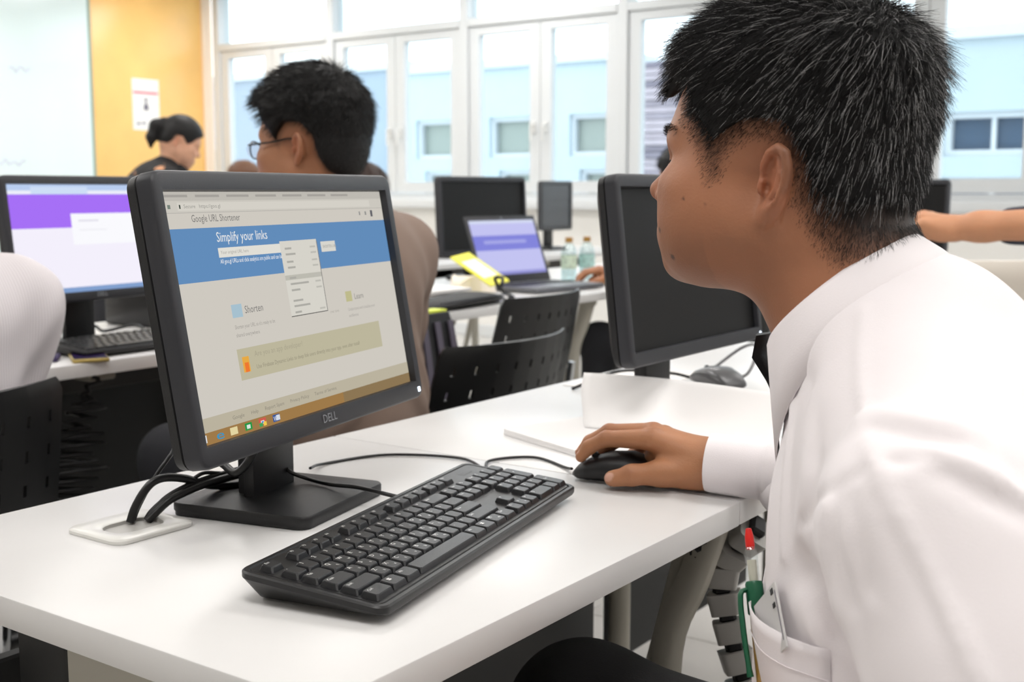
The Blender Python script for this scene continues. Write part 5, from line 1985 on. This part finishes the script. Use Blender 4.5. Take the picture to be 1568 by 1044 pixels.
    okh = (hdh < .004) & (hdh > -.034) & (qh[:, 2] < .06) & ~((np.abs(qh[:, 1]) > .074) & (qh[:, 0] < -.005) & (qh[:, 0] > -.05) & (qh[:, 2] < .03))
    ci = np.flatnonzero(okh)
    n2 = 19000
    pk = rng.choice(ci, n2)
    root2 = hq_c[pk] + rng.normal(0, .0012, (n2, 3))
    nn2 = grad(head, root2)
    root2 = root2 - nn2 * .0004
    root, n_ = np.concatenate([root, root2]), np.concatenate([n_, nn2])
    N = n1 + n2
    ql = to_local(root, fr) / sc
    fx, fz, fy = fr[1][:, 0], fr[1][:, 2], fr[1][:, 1]
    topness = np.clip((ql[:, 2] - .05) / .06, 0, 1)[:, None]
    away = ql - V3(-.060, -.035, .150)
    away /= ln(away)[:, None]
    flow = (away + V3(.25, 0, -.35)) @ fr[1].T
    frontness = np.clip((ql[:, 0] - .07) / .03, 0, 1)[:, None]
    flow = flow * (1 - frontness) + frontness * (fx * .6 - fz * .75)
    flow = flow - n_ * (flow * n_).sum(1)[:, None] * .8
    flow /= np.maximum(ln(flow), .2)[:, None]
    length = (.008 + .014 * topness[:, 0] + .006 * np.clip((-ql[:, 0] - .02) / .05, 0, 1)) * rng.uniform(.7, 1.25, N)
    length[n1:] = rng.uniform(.003, .0065, n2)
    hdl = poly_sd(ql[:, 0], ql[:, 2], HAIR_SHORT)
    length *= np.clip(.45 + (-hdl) / .02, .45, 1)
    width = rng.uniform(.00014, .00026, N)
    width[n1:] *= .7
    lum = rng.rand(N)
    grey = (np.arange(N) < n1) & (rng.rand(N) < (.05 + .09 * np.clip((-ql[:, 0] + .02) / .08, 0, 1)))
    col = np.where(grey[:, None], lin(205, 203, 203) * (0.5 + .6 * lum[:, None]), dark * (.6 + 1.2 * lum[:, None]))
    sv, sq, sc_c = strands('hair', t, root, n_, flow, length, width, col, 3, .62)
    np_obj('hair', [(uv - base, uq), (sv - base, sq)], M_hair, t, [np.tile(dark, (len(uv), 1)), sc_c])
    # brow and lashes
    rng = np.random.RandomState(5)
    rts, fl_, nr_, ln_ = [], [], [], []
    for s in (1, -1):
        for k in range(150):
            u = rng.rand()
            c = V3(.0925 - .024 * u ** 1.6, (.014 + .042 * u) * s, .034 + .006 * u - .010 * max(0, u - .6) + rng.normal(0, .0016))
            rts.append(c * sc)
            fl_.append(V3(-.35 * u, s * 1.0, .45 - .9 * u))
            nr_.append(V3(.9, .3 * s, .15))
            ln_.append(.008)
        for k in range(46):
            u = rng.rand()
            c = V3(.0868 - .010 * u ** 2, (.022 + .022 * u) * s, .0112 - .002 * u)
            rts.append(c * sc)
            fl_.append(V3(.8, .35 * s * u, -.25))
            nr_.append(V3(.6, .1 * s, .5))
            ln_.append(.0075)
    rts = to_world(np.array(rts), fr)
    rts = rts - grad(head, rts) * (head(rts))[:, None]
    v, q, c = strands('lashes', t, rts, np.array(nr_) @ fr[1].T, np.array(fl_) @ fr[1].T, np.array(ln_), np.full(len(rts), .00022), np.tile(lin(18, 14, 14), (len(rts), 1)), 3, .3)
    np_obj('brows_and_lashes', [(v - base, q)], M_hair, t, [c])

    # ---- shirt
    FOLDS = CLOSE_FOLDS

    def shirtf(p):
        d = torso_sdf(p, P, 1.0, .006, .0, .035)
        al = sleeve(p, P['shl'], elbl, wril + (elbl - wril) * .12, (.070, .066, .062, .040))
        ar = sleeve(p, P['shr'], elbr, wrir + (elbr - wrir) * .33, (.066, .058, .052, .0365))
        d = smin(d, al, .030)
        d = smin(d, ar, .040)
        for pts, w, amp in FOLDS:
            lo_, hi_ = np.min(pts, 0) - 3 * w, np.max(pts, 0) + 3 * w
            m = ((p > lo_) & (p < hi_)).all(1)
            if m.any():
                e = seg_dist(p[m], [V3(*a) for a in pts])
                d[m] -= amp * np.exp(-(e / w) ** 2)
        # soft unevenness of cloth
        d = d + .0016 * np.sin(p[:, 2] * 38 + 5 * np.sin(p[:, 1] * 11 + 1) + 3 * np.sin(p[:, 0] * 17))
        return smax(d, -(ln((p - neckb) * V3(1, 1, .6)) - .064) if False else d, .002)
    lo, hi = (-.66, .50, .40), (.10, 1.36, 1.10)
    v, q = sdf_surface(shirtf, lo, hi, .0042)
    np_obj('shirt', [(v - base, q)], M_shirtw, t)
    sh_ = [c for c in bpy.data.objects if c.parent == t and c.name.startswith('shirt')][0]

    # collar: a stand ring and folded-over leaves with points at the front
    axc = V3(-.66, 0, .75)
    Mc = rot_to(axc, (-.75, 0, -.66))          # columns: axis, side, front
    cc = V3(-.328, .926, .990)
    mb = MB()
    rg = []
    na = 49
    # cross-section from inner bottom, over the top fold, to the leaf's edge; angle 0 = front gap, runs all round
    for j in range(7):
        ring = []
        for a in np.linspace(R(12), R(348), na):
            fr_ = .5 * (1 + math.cos(a))                 # 1 at the front, 0 at the nape
            rf = .064 + .004 * (1 - fr_) ** 2
            rs = .0665
            fall = .040 + .048 * fr_ ** 6                 # leaf length, long points in front
            prof = [(-.012, 0.0), (.010, -.0005), (.018, .0005), (.0195, .003), (.017, .006), (.017 - fall * .5, .0125 + .022 * fr_ ** 5), (.017 - fall, .017 + .046 * fr_ ** 5)]
            h, o_ = prof[j]
            ring.append(cc - base + Mc @ V3(h, (rs + o_) * math.sin(a) * -1, (rf + o_) * math.cos(a)))
        rg.append(ring)
    mb.loft(rg, cap0=False, cap1=False, closed=False)
    co = mb.obj('collar', M_shirtw, sh_, smooth=75)
    co.modifiers.new('thick', 'SOLIDIFY').thickness = .0014
    # cuff of the mouse arm
    mb = MB()
    dr = V3(.972, .215, -.04)
    dr /= np.linalg.norm(dr)
    Mk = rot_to(dr, (0, 0, 1))
    c0 = V3(-.602, 1.2335, .7755)
    rg = []
    for s, ry, rz in ((.004, .0300, .0305), (.0, .0312, .0318), (.0, .0332, .0335), (.004, .0340, .0342), (.030, .0350, .0350), (.060, .0352, .0350), (.066, .0345, .034), (.068, .0365, .036), (.085, .0375, .037)):
        rg.append([c0 - base + Mk @ V3(s, ry * math.cos(a), rz * math.sin(a)) for a in np.linspace(0, 2 * math.pi, 33)[:-1]])
    mb.loft(rg, cap0=False, cap1=False)
    mb.obj('cuff', M_shirtw, sh_, smooth=60)
    return t, P, shirtf, base, sh_


Z_ = V3(0, 0, 0)
CLOSE_FOLDS = [
    # armhole seam (a fine groove with a puckered edge), shoulder seam, ironed sleeve crease
    ([(-.3012, .7606, .8618), (-.2843, .7362, .8811), (-.2521, .673, .9069), (-.2404, .6672, .9173), (-.2283, .6649, .9256), (-.2196, .6646, .9299), (-.2085, .6664, .9348), (-.1966, .669, .9374), (-.1868, .6721, .9381)], .0045, -.0034),
    ([(-.2924, .8421, 1.0001), (-.2838, .8119, .978), (-.2681, .7711, .9578), (-.2487, .7233, .9455), (-.2276, .675, .9361), (-.2196, .6646, .9299)], .005, .0022),
    ([(-.2196, .6646, .9299), (-.1999, .6485, .9077), (-.1776, .6371, .8779), (-.1601, .6262, .8561), (-.1456, .6184, .836), (-.125, .606, .79)], .006, .0055),
    # wrinkles behind the shoulder
    ([(-.2465, .7202, .9462), (-.2102, .6991, .9535), (-.191, .6974, .9521), (-.174, .7019, .9495)], .012, .0048),
    ([(-.235, .699, .944), (-.205, .685, .945), (-.185, .684, .944)], .008, -.0040),
    ([(-.1868, .6721, .9381), (-.1661, .6744, .9323), (-.144, .6809, .9221)], .008, .0065),
    ([(-.1814, .6666, .9317), (-.1636, .6664, .9233), (-.1418, .673, .9133)], .007, -.0065),
    ([(-.1731, .7121, .9518), (-.158, .6961, .9412), (-.1458, .6846, .9266)], .009, -.0060),
    ([(-.150, .735, .960), (-.135, .715, .945), (-.125, .70, .925)], .011, .0060),
    # front placket edge and soft chest folds
    ([(-.347, .8518, .9297), (-.3362, .8188, .8919), (-.3284, .7976, .8585), (-.3241, .7885, .8278)], .006, .0042),
    ([(-.3293, .8318, .9489), (-.308, .7863, .9292), (-.2863, .7452, .903), (-.2897, .7446, .8762)], .010, -.0038),
    ([(-.318, .805, .94), (-.300, .772, .915), (-.297, .765, .885), (-.305, .772, .85)], .009, .0036),
    # armpit
    ([(-.3008, .7669, .8281), (-.2847, .7535, .8234), (-.2761, .7523, .8096), (-.27, .7541, .7945)], .013, -.0100),
    ([(-.300, .775, .80), (-.280, .745, .775), (-.268, .735, .74)], .011, .0060),
    # sleeve head pleats and long folds of the sleeve
    ([(-.2333, .6589, .9115), (-.2254, .6497, .8919), (-.2151, .6444, .8649)], .007, -.0030),
    ([(-.2501, .6684, .9011), (-.2512, .6681, .8752), (-.2372, .6656, .8428)], .009, .0042),
    ([(-.243, .664, .907), (-.240, .659, .885), (-.228, .652, .85)], .006, -.0034),
    ([(-.2372, .6656, .8428), (-.215, .650, .80), (-.19, .645, .76)], .012, .0050),
    ([(-.205, .655, .915), (-.185, .641, .885), (-.165, .634, .855)], .008, -.0030),
]
man, manP, man_shirt, man_base, man_shirt_obj = close_man()
# END_CLOSE_MAN


def shoot(f, p, d, tmax=.5):
    p, d = np.array(p, float), np.array(d, float) / np.linalg.norm(d)
    t = 0.0
    for _ in range(120):
        s = float(f((p + d * t)[None])[0])
        t += s * .7
        if abs(s) < 2e-4 or t > tmax:
            break
    return p + d * t


# chest pocket on the near side of the shirt front, bulging a little at its mouth
PW, PD = V3(.67, -.742, 0), V3(.742, .67, 0)
PO = V3(-.3335, .8080, .778)


def pocket_pt(u, v, lift):
    s = shoot(man_shirt, PO + PW * u - V3(0, 0, v) - PD * .25, PD)
    return s - PD * lift


mb = MB()
rg = []
for j in range(15):
    v = .125 * j / 14
    ring = []
    for i in range(15):
        u = -.050 + .125 * i / 14
        edge = min(1, min(i, 14 - i) / 3)
        mouth = max(0, 1 - v / .07)
        p = pocket_pt(u, v, .0012 + (.0105 * mouth + .002) * edge * (1.0 - .35 * (u + .050) / .125))
        ring.append(p - man_base)
    rg.append(ring)
mb.loft(rg, cap0=False, cap1=False, closed=False)
pk = mb.obj('pocket', M_shirtw, man_shirt_obj, smooth=70)
pk.modifiers.new('thick', 'SOLIDIFY').thickness = -.0009
# hem line of the pocket
hem = []
for i in range(15):
    u = -.050 + .125 * i / 14
    hem.append(pocket_pt(u, .022, .0022 + (.0105 * max(0, 1 - .022 / .07) + .002) * min(1, min(i, 14 - i) / 3) * (1.0 - .35 * (u + .050) / .125)) - man_base)
MB().tube(hem, .0004, 5).obj('pocket_hem', M_shirtw, man_shirt_obj)

# tie: a knot at the collar and a blade hanging down the chest
tie_m = mat('black_tie_silk', (17, 17, 20), 0.55, bump=.15, bscale=900)
mb = MB()
rg = []
for z, hw, xo in ((.968, .017, .0), (.950, .020, -.002), (.930, .013, -.003), (.925, .016, .000), (.90, .022, .002), (.84, .030, .004), (.76, .038, .004), (.68, .043, .004), (.64, .042, .004), (.60, .002, .004)):
    s = shoot(man_shirt, (-.60, .926, min(z, .93)), (1, 0, 0))
    xx = s[0] - .006 + xo - (.022 if z > .94 else .010 if z > .92 else 0) + (.93 - min(z, .93)) * 0
    rg.append([V3(xx + dx, .926 + q * hw, z) - man_base for q, dx in ((-1, .002), (-.5, -.002), (0, -.004), (.5, -.002), (1, .002), (.5, .004), (0, .005), (-.5, .004))])
mb.loft(rg)
mb.obj('tie', tie_m, man, smooth=50)

# pen clipped in the pocket
pen = thing('pen', 'green and clear click pen with a red tip clipped in the white shirt pocket', 'pen')
ax = V3(0, 0, .915) - PW * .40
ax /= np.linalg.norm(ax)
p0 = pocket_pt(-.031, 0, .0070) - ax * .013
Mp = rot_to(-PD, ax)           # x outward, z along the pen
pen.matrix_world = Matrix.Translation(p0) @ Matrix([list(Mp[0]) + [0], list(Mp[1]) + [0], list(Mp[2]) + [0], [0, 0, 0, 1]]) if False else Matrix(((Mp[0, 0], Mp[0, 1], Mp[0, 2], p0[0]), (Mp[1, 0], Mp[1, 1], Mp[1, 2], p0[1]), (Mp[2, 0], Mp[2, 1], Mp[2, 2], p0[2]), (0, 0, 0, 1)))
M_green = mat('pen_green', (20, 92, 62), 0.35)
M_red = mat('pen_red', (222, 32, 24), 0.35)
MB().lathe(0, 0, [(.003, -.090), (.0052, -.075), (.0055, -.004), (.0052, .002)], 16).obj('barrel', mat('pen_ochre', (178, 142, 76), 0.4), pen, smooth=40)
MB().lathe(0, 0, [(.0060, .001), (.0068, .002), (.0068, .024), (.0060, .026), (.0048, .026)], 16).obj('collar_ring', M_green, pen, smooth=40)
MB().lathe(0, 0, [(.0034, .026), (.0036, .036), (.0036, .042)], 14).obj('refill', mat('pen_cream', (228, 224, 206), 0.4), pen, smooth=40)
MB().lathe(0, 0, [(.0046, .0265), (.0050, .030), (.0050, .044), (.0056, .046), (.0040, .051), (.0034, .052)], 16).obj('clear_cap', glass('clear_plastic', (.93, .95, .94), .18, .05), pen, smooth=40)
MB().lathe(0, 0, [(.0030, .050), (.0036, .053), (.0034, .060), (.0022, .066), (.001, .0665)], 14).obj('button', M_red, pen, smooth=40)
MB().tube([(.0060, .0, .020), (.0115, .0, .016), (.0118, 0, -.010), (.0105, 0, -.034), (.0098, 0, -.044)], [.0018, .0022, .0022, .002, .0026], 8, smooth=3, sy=1.6).obj('clip', M_green, pen, smooth=60)
# white badge behind the pen
bd = thing('badge_card', 'white plastic card with two dark slots slanting out of the shirt pocket', 'card')
p1 = pocket_pt(.021, .0, .0040)
Mb = rot_to(-PD, (0, 0, 1))
Mbm = Matrix(((Mb[0, 0], Mb[0, 1], Mb[0, 2], p1[0]), (Mb[1, 0], Mb[1, 1], Mb[1, 2], p1[1]), (Mb[2, 0], Mb[2, 1], Mb[2, 2], p1[2]), (0, 0, 0, 1)))
bd.matrix_world = Mbm @ Matrix.Rotation(R(-52 if (Mb[:, 1] @ PW) > 0 else 52), 4, 'X')
sgn = 1 if (Mb[:, 1] @ PW) > 0 else -1
MB().rbox(-.0008, .0008, -.024, .024, -.034, .022, .0006, 1).obj('card', mat('badge_white', (216, 215, 214), 0.4), bd)
for k, (y, w_) in enumerate(((-.019, .0022), (-.009, .0018))):
    MB().rbox(-.0012, -.0008 + .0022, sgn * y - w_, sgn * y + w_, .010, .0155, .0003, 1).obj('slot', M_blk, bd)
MB().rbox(.0008, .0011, -.018, .018, .0185, .0195, .0001, 1).obj('printed_line', mat('grey_print', (96, 92, 112), 0.7), bd)

# ------------------------------------------------------------------ the others in the room
M_stripe = mat('fine_striped_cotton', (226, 220, 222), 0.8)
nt_ = M_stripe.node_tree
tc_ = nt_.nodes.new('ShaderNodeTexCoord')
wv = nt_.nodes.new('ShaderNodeTexWave')
wv.bands_direction = 'Y'
wv.inputs['Scale'].default_value = 55
wv.inputs['Distortion'].default_value = .6
cr = nt_.nodes.new('ShaderNodeValToRGB')
cr.color_ramp.elements[0].color = srgb(214, 207, 210)
cr.color_ramp.elements[1].color = srgb(228, 222, 225)
nt_.links.new(tc_.outputs['Object'], wv.inputs['Vector'])
nt_.links.new(wv.outputs['Fac'], cr.inputs['Fac'])
nt_.links.new(cr.outputs['Color'], nt_.nodes['Principled BSDF'].inputs['Base Color'])
M_brown = mat('taupe_brown_cloth', (134, 114, 102), 0.85, bump=.2, bscale=400)
M_navy = mat('navy_cloth', (26, 32, 50), 0.8, bump=.2, bscale=400)
M_trouser = mat('dark_grey_trouser', (34, 35, 40), 0.85, bump=.2, bscale=300)
M_floral = mat('black_floral_cloth', (18, 17, 19), 0.8)
nt_ = M_floral.node_tree
tc_ = nt_.nodes.new('ShaderNodeTexCoord')
ns = nt_.nodes.new('ShaderNodeTexNoise')
ns.inputs['Scale'].default_value = 14
cr = nt_.nodes.new('ShaderNodeValToRGB')
cr.color_ramp.interpolation = 'CONSTANT'
cr.color_ramp.elements[0].color = srgb(18, 17, 19)
cr.color_ramp.elements[1].color = srgb(206, 150, 112)
cr.color_ramp.elements[1].position = .64
nt_.links.new(tc_.outputs['Object'], ns.inputs['Vector'])
nt_.links.new(ns.outputs['Fac'], cr.inputs['Fac'])
nt_.links.new(cr.outputs['Color'], nt_.nodes['Principled BSDF'].inputs['Base Color'])

# trousers and shoes of the close man
v, q = sdf_surface(lambda p: legs_sdf(p, manP, .012), *bounds(manP['hipl'], manP['ankr'], manP['anl'] if 'anl' in manP else manP['ankl'], manP['knel'], manP['kner'], manP['T'][0], pad=.19), .008)
np_obj('trousers', [(v - man_base, q)], M_black_cloth, man)
for s_ in 'lr':
    an = manP['ank' + s_]
    a2 = V3(an[0], an[1], .045)
    fdir = V3(-1, 0, 0)
    v, q = sdf_surface(lambda p: smax(smin(s_rc(p, a2 - fdir * .05, a2 + fdir * .15, .042, .034), s_rc(p, a2, an, .042, .046), .03), .004 - p[:, 2], .004), *bounds(a2 - fdir * .05, a2 + fdir * .15, an, pad=.08), .006)
    np_obj('shoe', [(v - man_base, q)], M_shoe, man)


def at(P, **kw):
    P.update({k: (V3(*x) if isinstance(x, tuple) else x) for k, x in kw.items()})
    return P


HAIR_QUIFF = [(.112, .150), (.112, .092), (.092, .074), (.070, .070), (.060, .046), (.044, .030), (.030, .006), (.020, .000), (.012, .024), (-.004, .040), (-.032, .038), (-.048, .016), (-.052, -.020), (-.062, -.050), (-.076, -.066), (-.16, -.070), (-.16, .2), (.05, .2)]
# man with glasses
P = seated((-1.562, 1.716), 184, 8, 1.06, head_yaw=6, head_pitch=2)
P.update(hs=1.02, folds=True, handres=.006)
at(P, wrir=P['T'][0] + V3(-.27, .10, .13), wril=P['T'][0] + V3(-.27, -.10, .13))
gp_ = simple_person('person', 'man with black glasses and black hair in a brown shirt, behind the lit close monitor', P, (168, 116, 84), (15, 13, 13), M_brown, M_trouser, HAIR_QUIFF, .026, .006, .0036, hair_n=9000, hfade=.034, hair_len=.020, origin=(-1.562, 1.716, 0), hair_noise=.003)
gb = np.array(gp_.location)
fr_g, sc_g = P['head'], P['hs']
M_gl = mat('black_acetate', (14, 14, 16), 0.25)
mb = MB()
W = lambda *a: to_world(np.array([a]) * sc_g, fr_g)[0] - gb
for s_ in (1, -1):
    mb.tube([W(.1085 - .010 * abs(math.cos(a)) * (math.cos(a) * s_ * s_ > 0), s_ * (.034 + .024 * math.cos(a)), .004 + .0165 * math.sin(a)) for a in np.linspace(0, 2 * math.pi, 21)], .0016, 6)
    mb.tube([W(.100, s_ * .060, .012), W(.085, s_ * .074, .012), W(.03, s_ * .0785, .014), W(-.012, s_ * .079, .018), W(-.030, s_ * .077, .004)], .0019, 6, smooth=4)
mb.tube([W(.1095, -.011, .008), W(.114, 0, .011), W(.1095, .011, .008)], .0017, 6, smooth=3)
eg = mb.obj('eyeglasses', M_gl, gp_, smooth=60)
for s_ in (1, -1):
    MB().loft([[W(.1082, s_ * (.034 + .0225 * math.cos(a)), .004 + .0152 * math.sin(a)) for a in np.linspace(0, 2 * math.pi, 21)[:-1]], [W(.1096, s_ * (.034 + .0225 * math.cos(a)), .004 + .0152 * math.sin(a)) for a in np.linspace(0, 2 * math.pi, 21)[:-1]]]).obj('lens', glass('lens_glass', (.98, .98, 1), .12), eg, smooth=40)

# person in the striped white shirt: shoulder and back in view
P = seated((-1.70, .915), 180, 10, .94, head_pitch=5)
P.update(hs=.98, folds=True, handres=.007, fat=.78, slr=(.070, .050, .048, .038))
for s_, sg in (('l', -1), ('r', 1)):
    P['elb' + s_] = P['sh' + s_] + V3(-.075, sg * .005, -.25)
    P['wri' + s_] = V3(-1.90, .915 + sg * .07, .655)
simple_person('person', 'person in a finely striped white shirt in a black slotted chair, head out of view', P, (170, 120, 90), (20, 17, 16), M_stripe, M_trouser, HAIR_SHORT, .016, .006, .006, hair_n=4000, origin=(-1.70, .915, 0))

# woman bending forward by the orange panel
f55 = V3(math.cos(R(57)), math.sin(R(57)), 0)
wp = V3(-4.845, 3.955, 0) - f55 * .42
P = seated((wp[0], wp[1], .865), 57, 50, .98, head_yaw=0, head_pitch=24, neck_fwd=.03, shw=.16)
P.update(hs=.95, fat=.86, trap=.045, handres=.007, slr=(.058, .048, .044, .034))
for s_, sg in (('l', 1), ('r', -1)):
    l_ = V3(-f55[1], f55[0], 0)
    P['kne' + s_] = wp + l_ * sg * .10 + V3(0, 0, .49) + f55 * .03
    P['ank' + s_] = wp + l_ * sg * .10 + V3(0, 0, .09)
    P['elb' + s_] = P['sh' + s_] + f55 * .06 - V3(0, 0, .27)
    P['wri' + s_] = P['sh' + s_] + f55 * .26 - V3(0, 0, .34)


def bun(q, d):
    d = smin(d, s_ell(q, (-.098, 0, .060), (.030, .032, .034)), .012)
    return smin(d, chain(q, [V3(-.112, 0, .070), V3(-.142, 0, .035), V3(-.140, 0, -.03), V3(-.125, 0, -.075)], [.024, .030, .026, .010], .02), .015)


HAIR_LONG = [(.112, .150), (.104, .080), (.086, .070), (.066, .050), (.050, .022), (.030, .006), (.010, .022), (-.004, .034), (-.026, .030), (-.040, .0), (-.060, -.030), (-.16, -.045), (-.16, .2), (.05, .2)]
wm = simple_person('person', 'woman with a black ponytail and a dark floral top bending forward by the orange panel', P, (208, 158, 130), (14, 12, 13), M_floral, M_trouser, HAIR_LONG, .014, .008, .005, top_hair=bun, origin=(wp[0], wp[1], 0))
# her hair tie
MB().tube([to_world(np.array([[-.105 - .004 * math.cos(a), .024 * math.sin(a), .072 + .024 * math.cos(a)]]) * .95, P['head'])[0] - np.array(wm.location) for a in np.linspace(0, 2 * math.pi, 17)], .006, 6).obj('hair_tie', mat('tan_hair_tie', (196, 150, 108), .6), wm, smooth=60)

# person whose hand lies by the bottles
P = seated((-1.86, 3.86), 180, 8, .93, head_pitch=4)
P.update(handres=.005)
at(P, elbl=(-2.02, 3.70, .80), wril=(-2.20, 3.86, .775), elbr=(-2.02, 4.12, .82), wrir=(-2.32, 3.965, .775))
simple_person('person', 'dark-haired person behind the switched-off monitor, one hand on the table by the bottles', P, (186, 132, 100), (16, 14, 14), M_navy, M_trouser, HAIR_SHORT, .018, .010, .006, hair_n=3001, origin=(-1.86, 3.86, 0))

# person standing outside the frame whose arm points in
P = seated((-.10, 2.86, .92), 180, 16, 1.0, head_pitch=15)
P.update(handres=.004, slr=(.066, .052, .048, .040))
for s_, sg in (('l', -1), ('r', 1)):
    P['kne' + s_] = V3(-.10, 2.86 + sg * .10, .50)
    P['ank' + s_] = V3(-.08, 2.86 + sg * .10, .09)
at(P, elbl=(-.46, 2.66, 1.02), wril=(-.715, 2.70, 1.008), elbr=(-.10, 3.13, 1.05), wrir=(-.25, 3.10, .85))
simple_person('person', 'person in a navy top whose bare forearm reaches in behind the close man\'s neck', P, (196, 140, 104), (18, 15, 15), M_navy, M_trouser, HAIR_SHORT, .016, .008, .006, hair_n=3002, sleeves='rolled', origin=(-.10, 2.86, 0))

# two heads barely showing over the close monitor
P = seated((-3.20, 3.60), 180, 6, .80)
P.update(handres=.009)
simple_person('person', 'dark-haired person far behind, barely showing beside the nape of the man with glasses', P, (180, 130, 100), (52, 36, 30), M_trouser, M_trouser, HAIR_SHORT, .016, .013, .009, hair_n=2000, origin=(-3.20, 3.62, 0))
P = seated((-5.42, 4.98), 180, 6, .95)
P.update(handres=.009)
simple_person('person', 'light brown haired person far behind, barely showing before the glasses wearer\'s face', P, (190, 140, 110), (112, 78, 58), M_trouser, M_trouser, HAIR_SHORT, .016, .013, .009, hair_n=2001, origin=(-5.42, 4.98, 0))
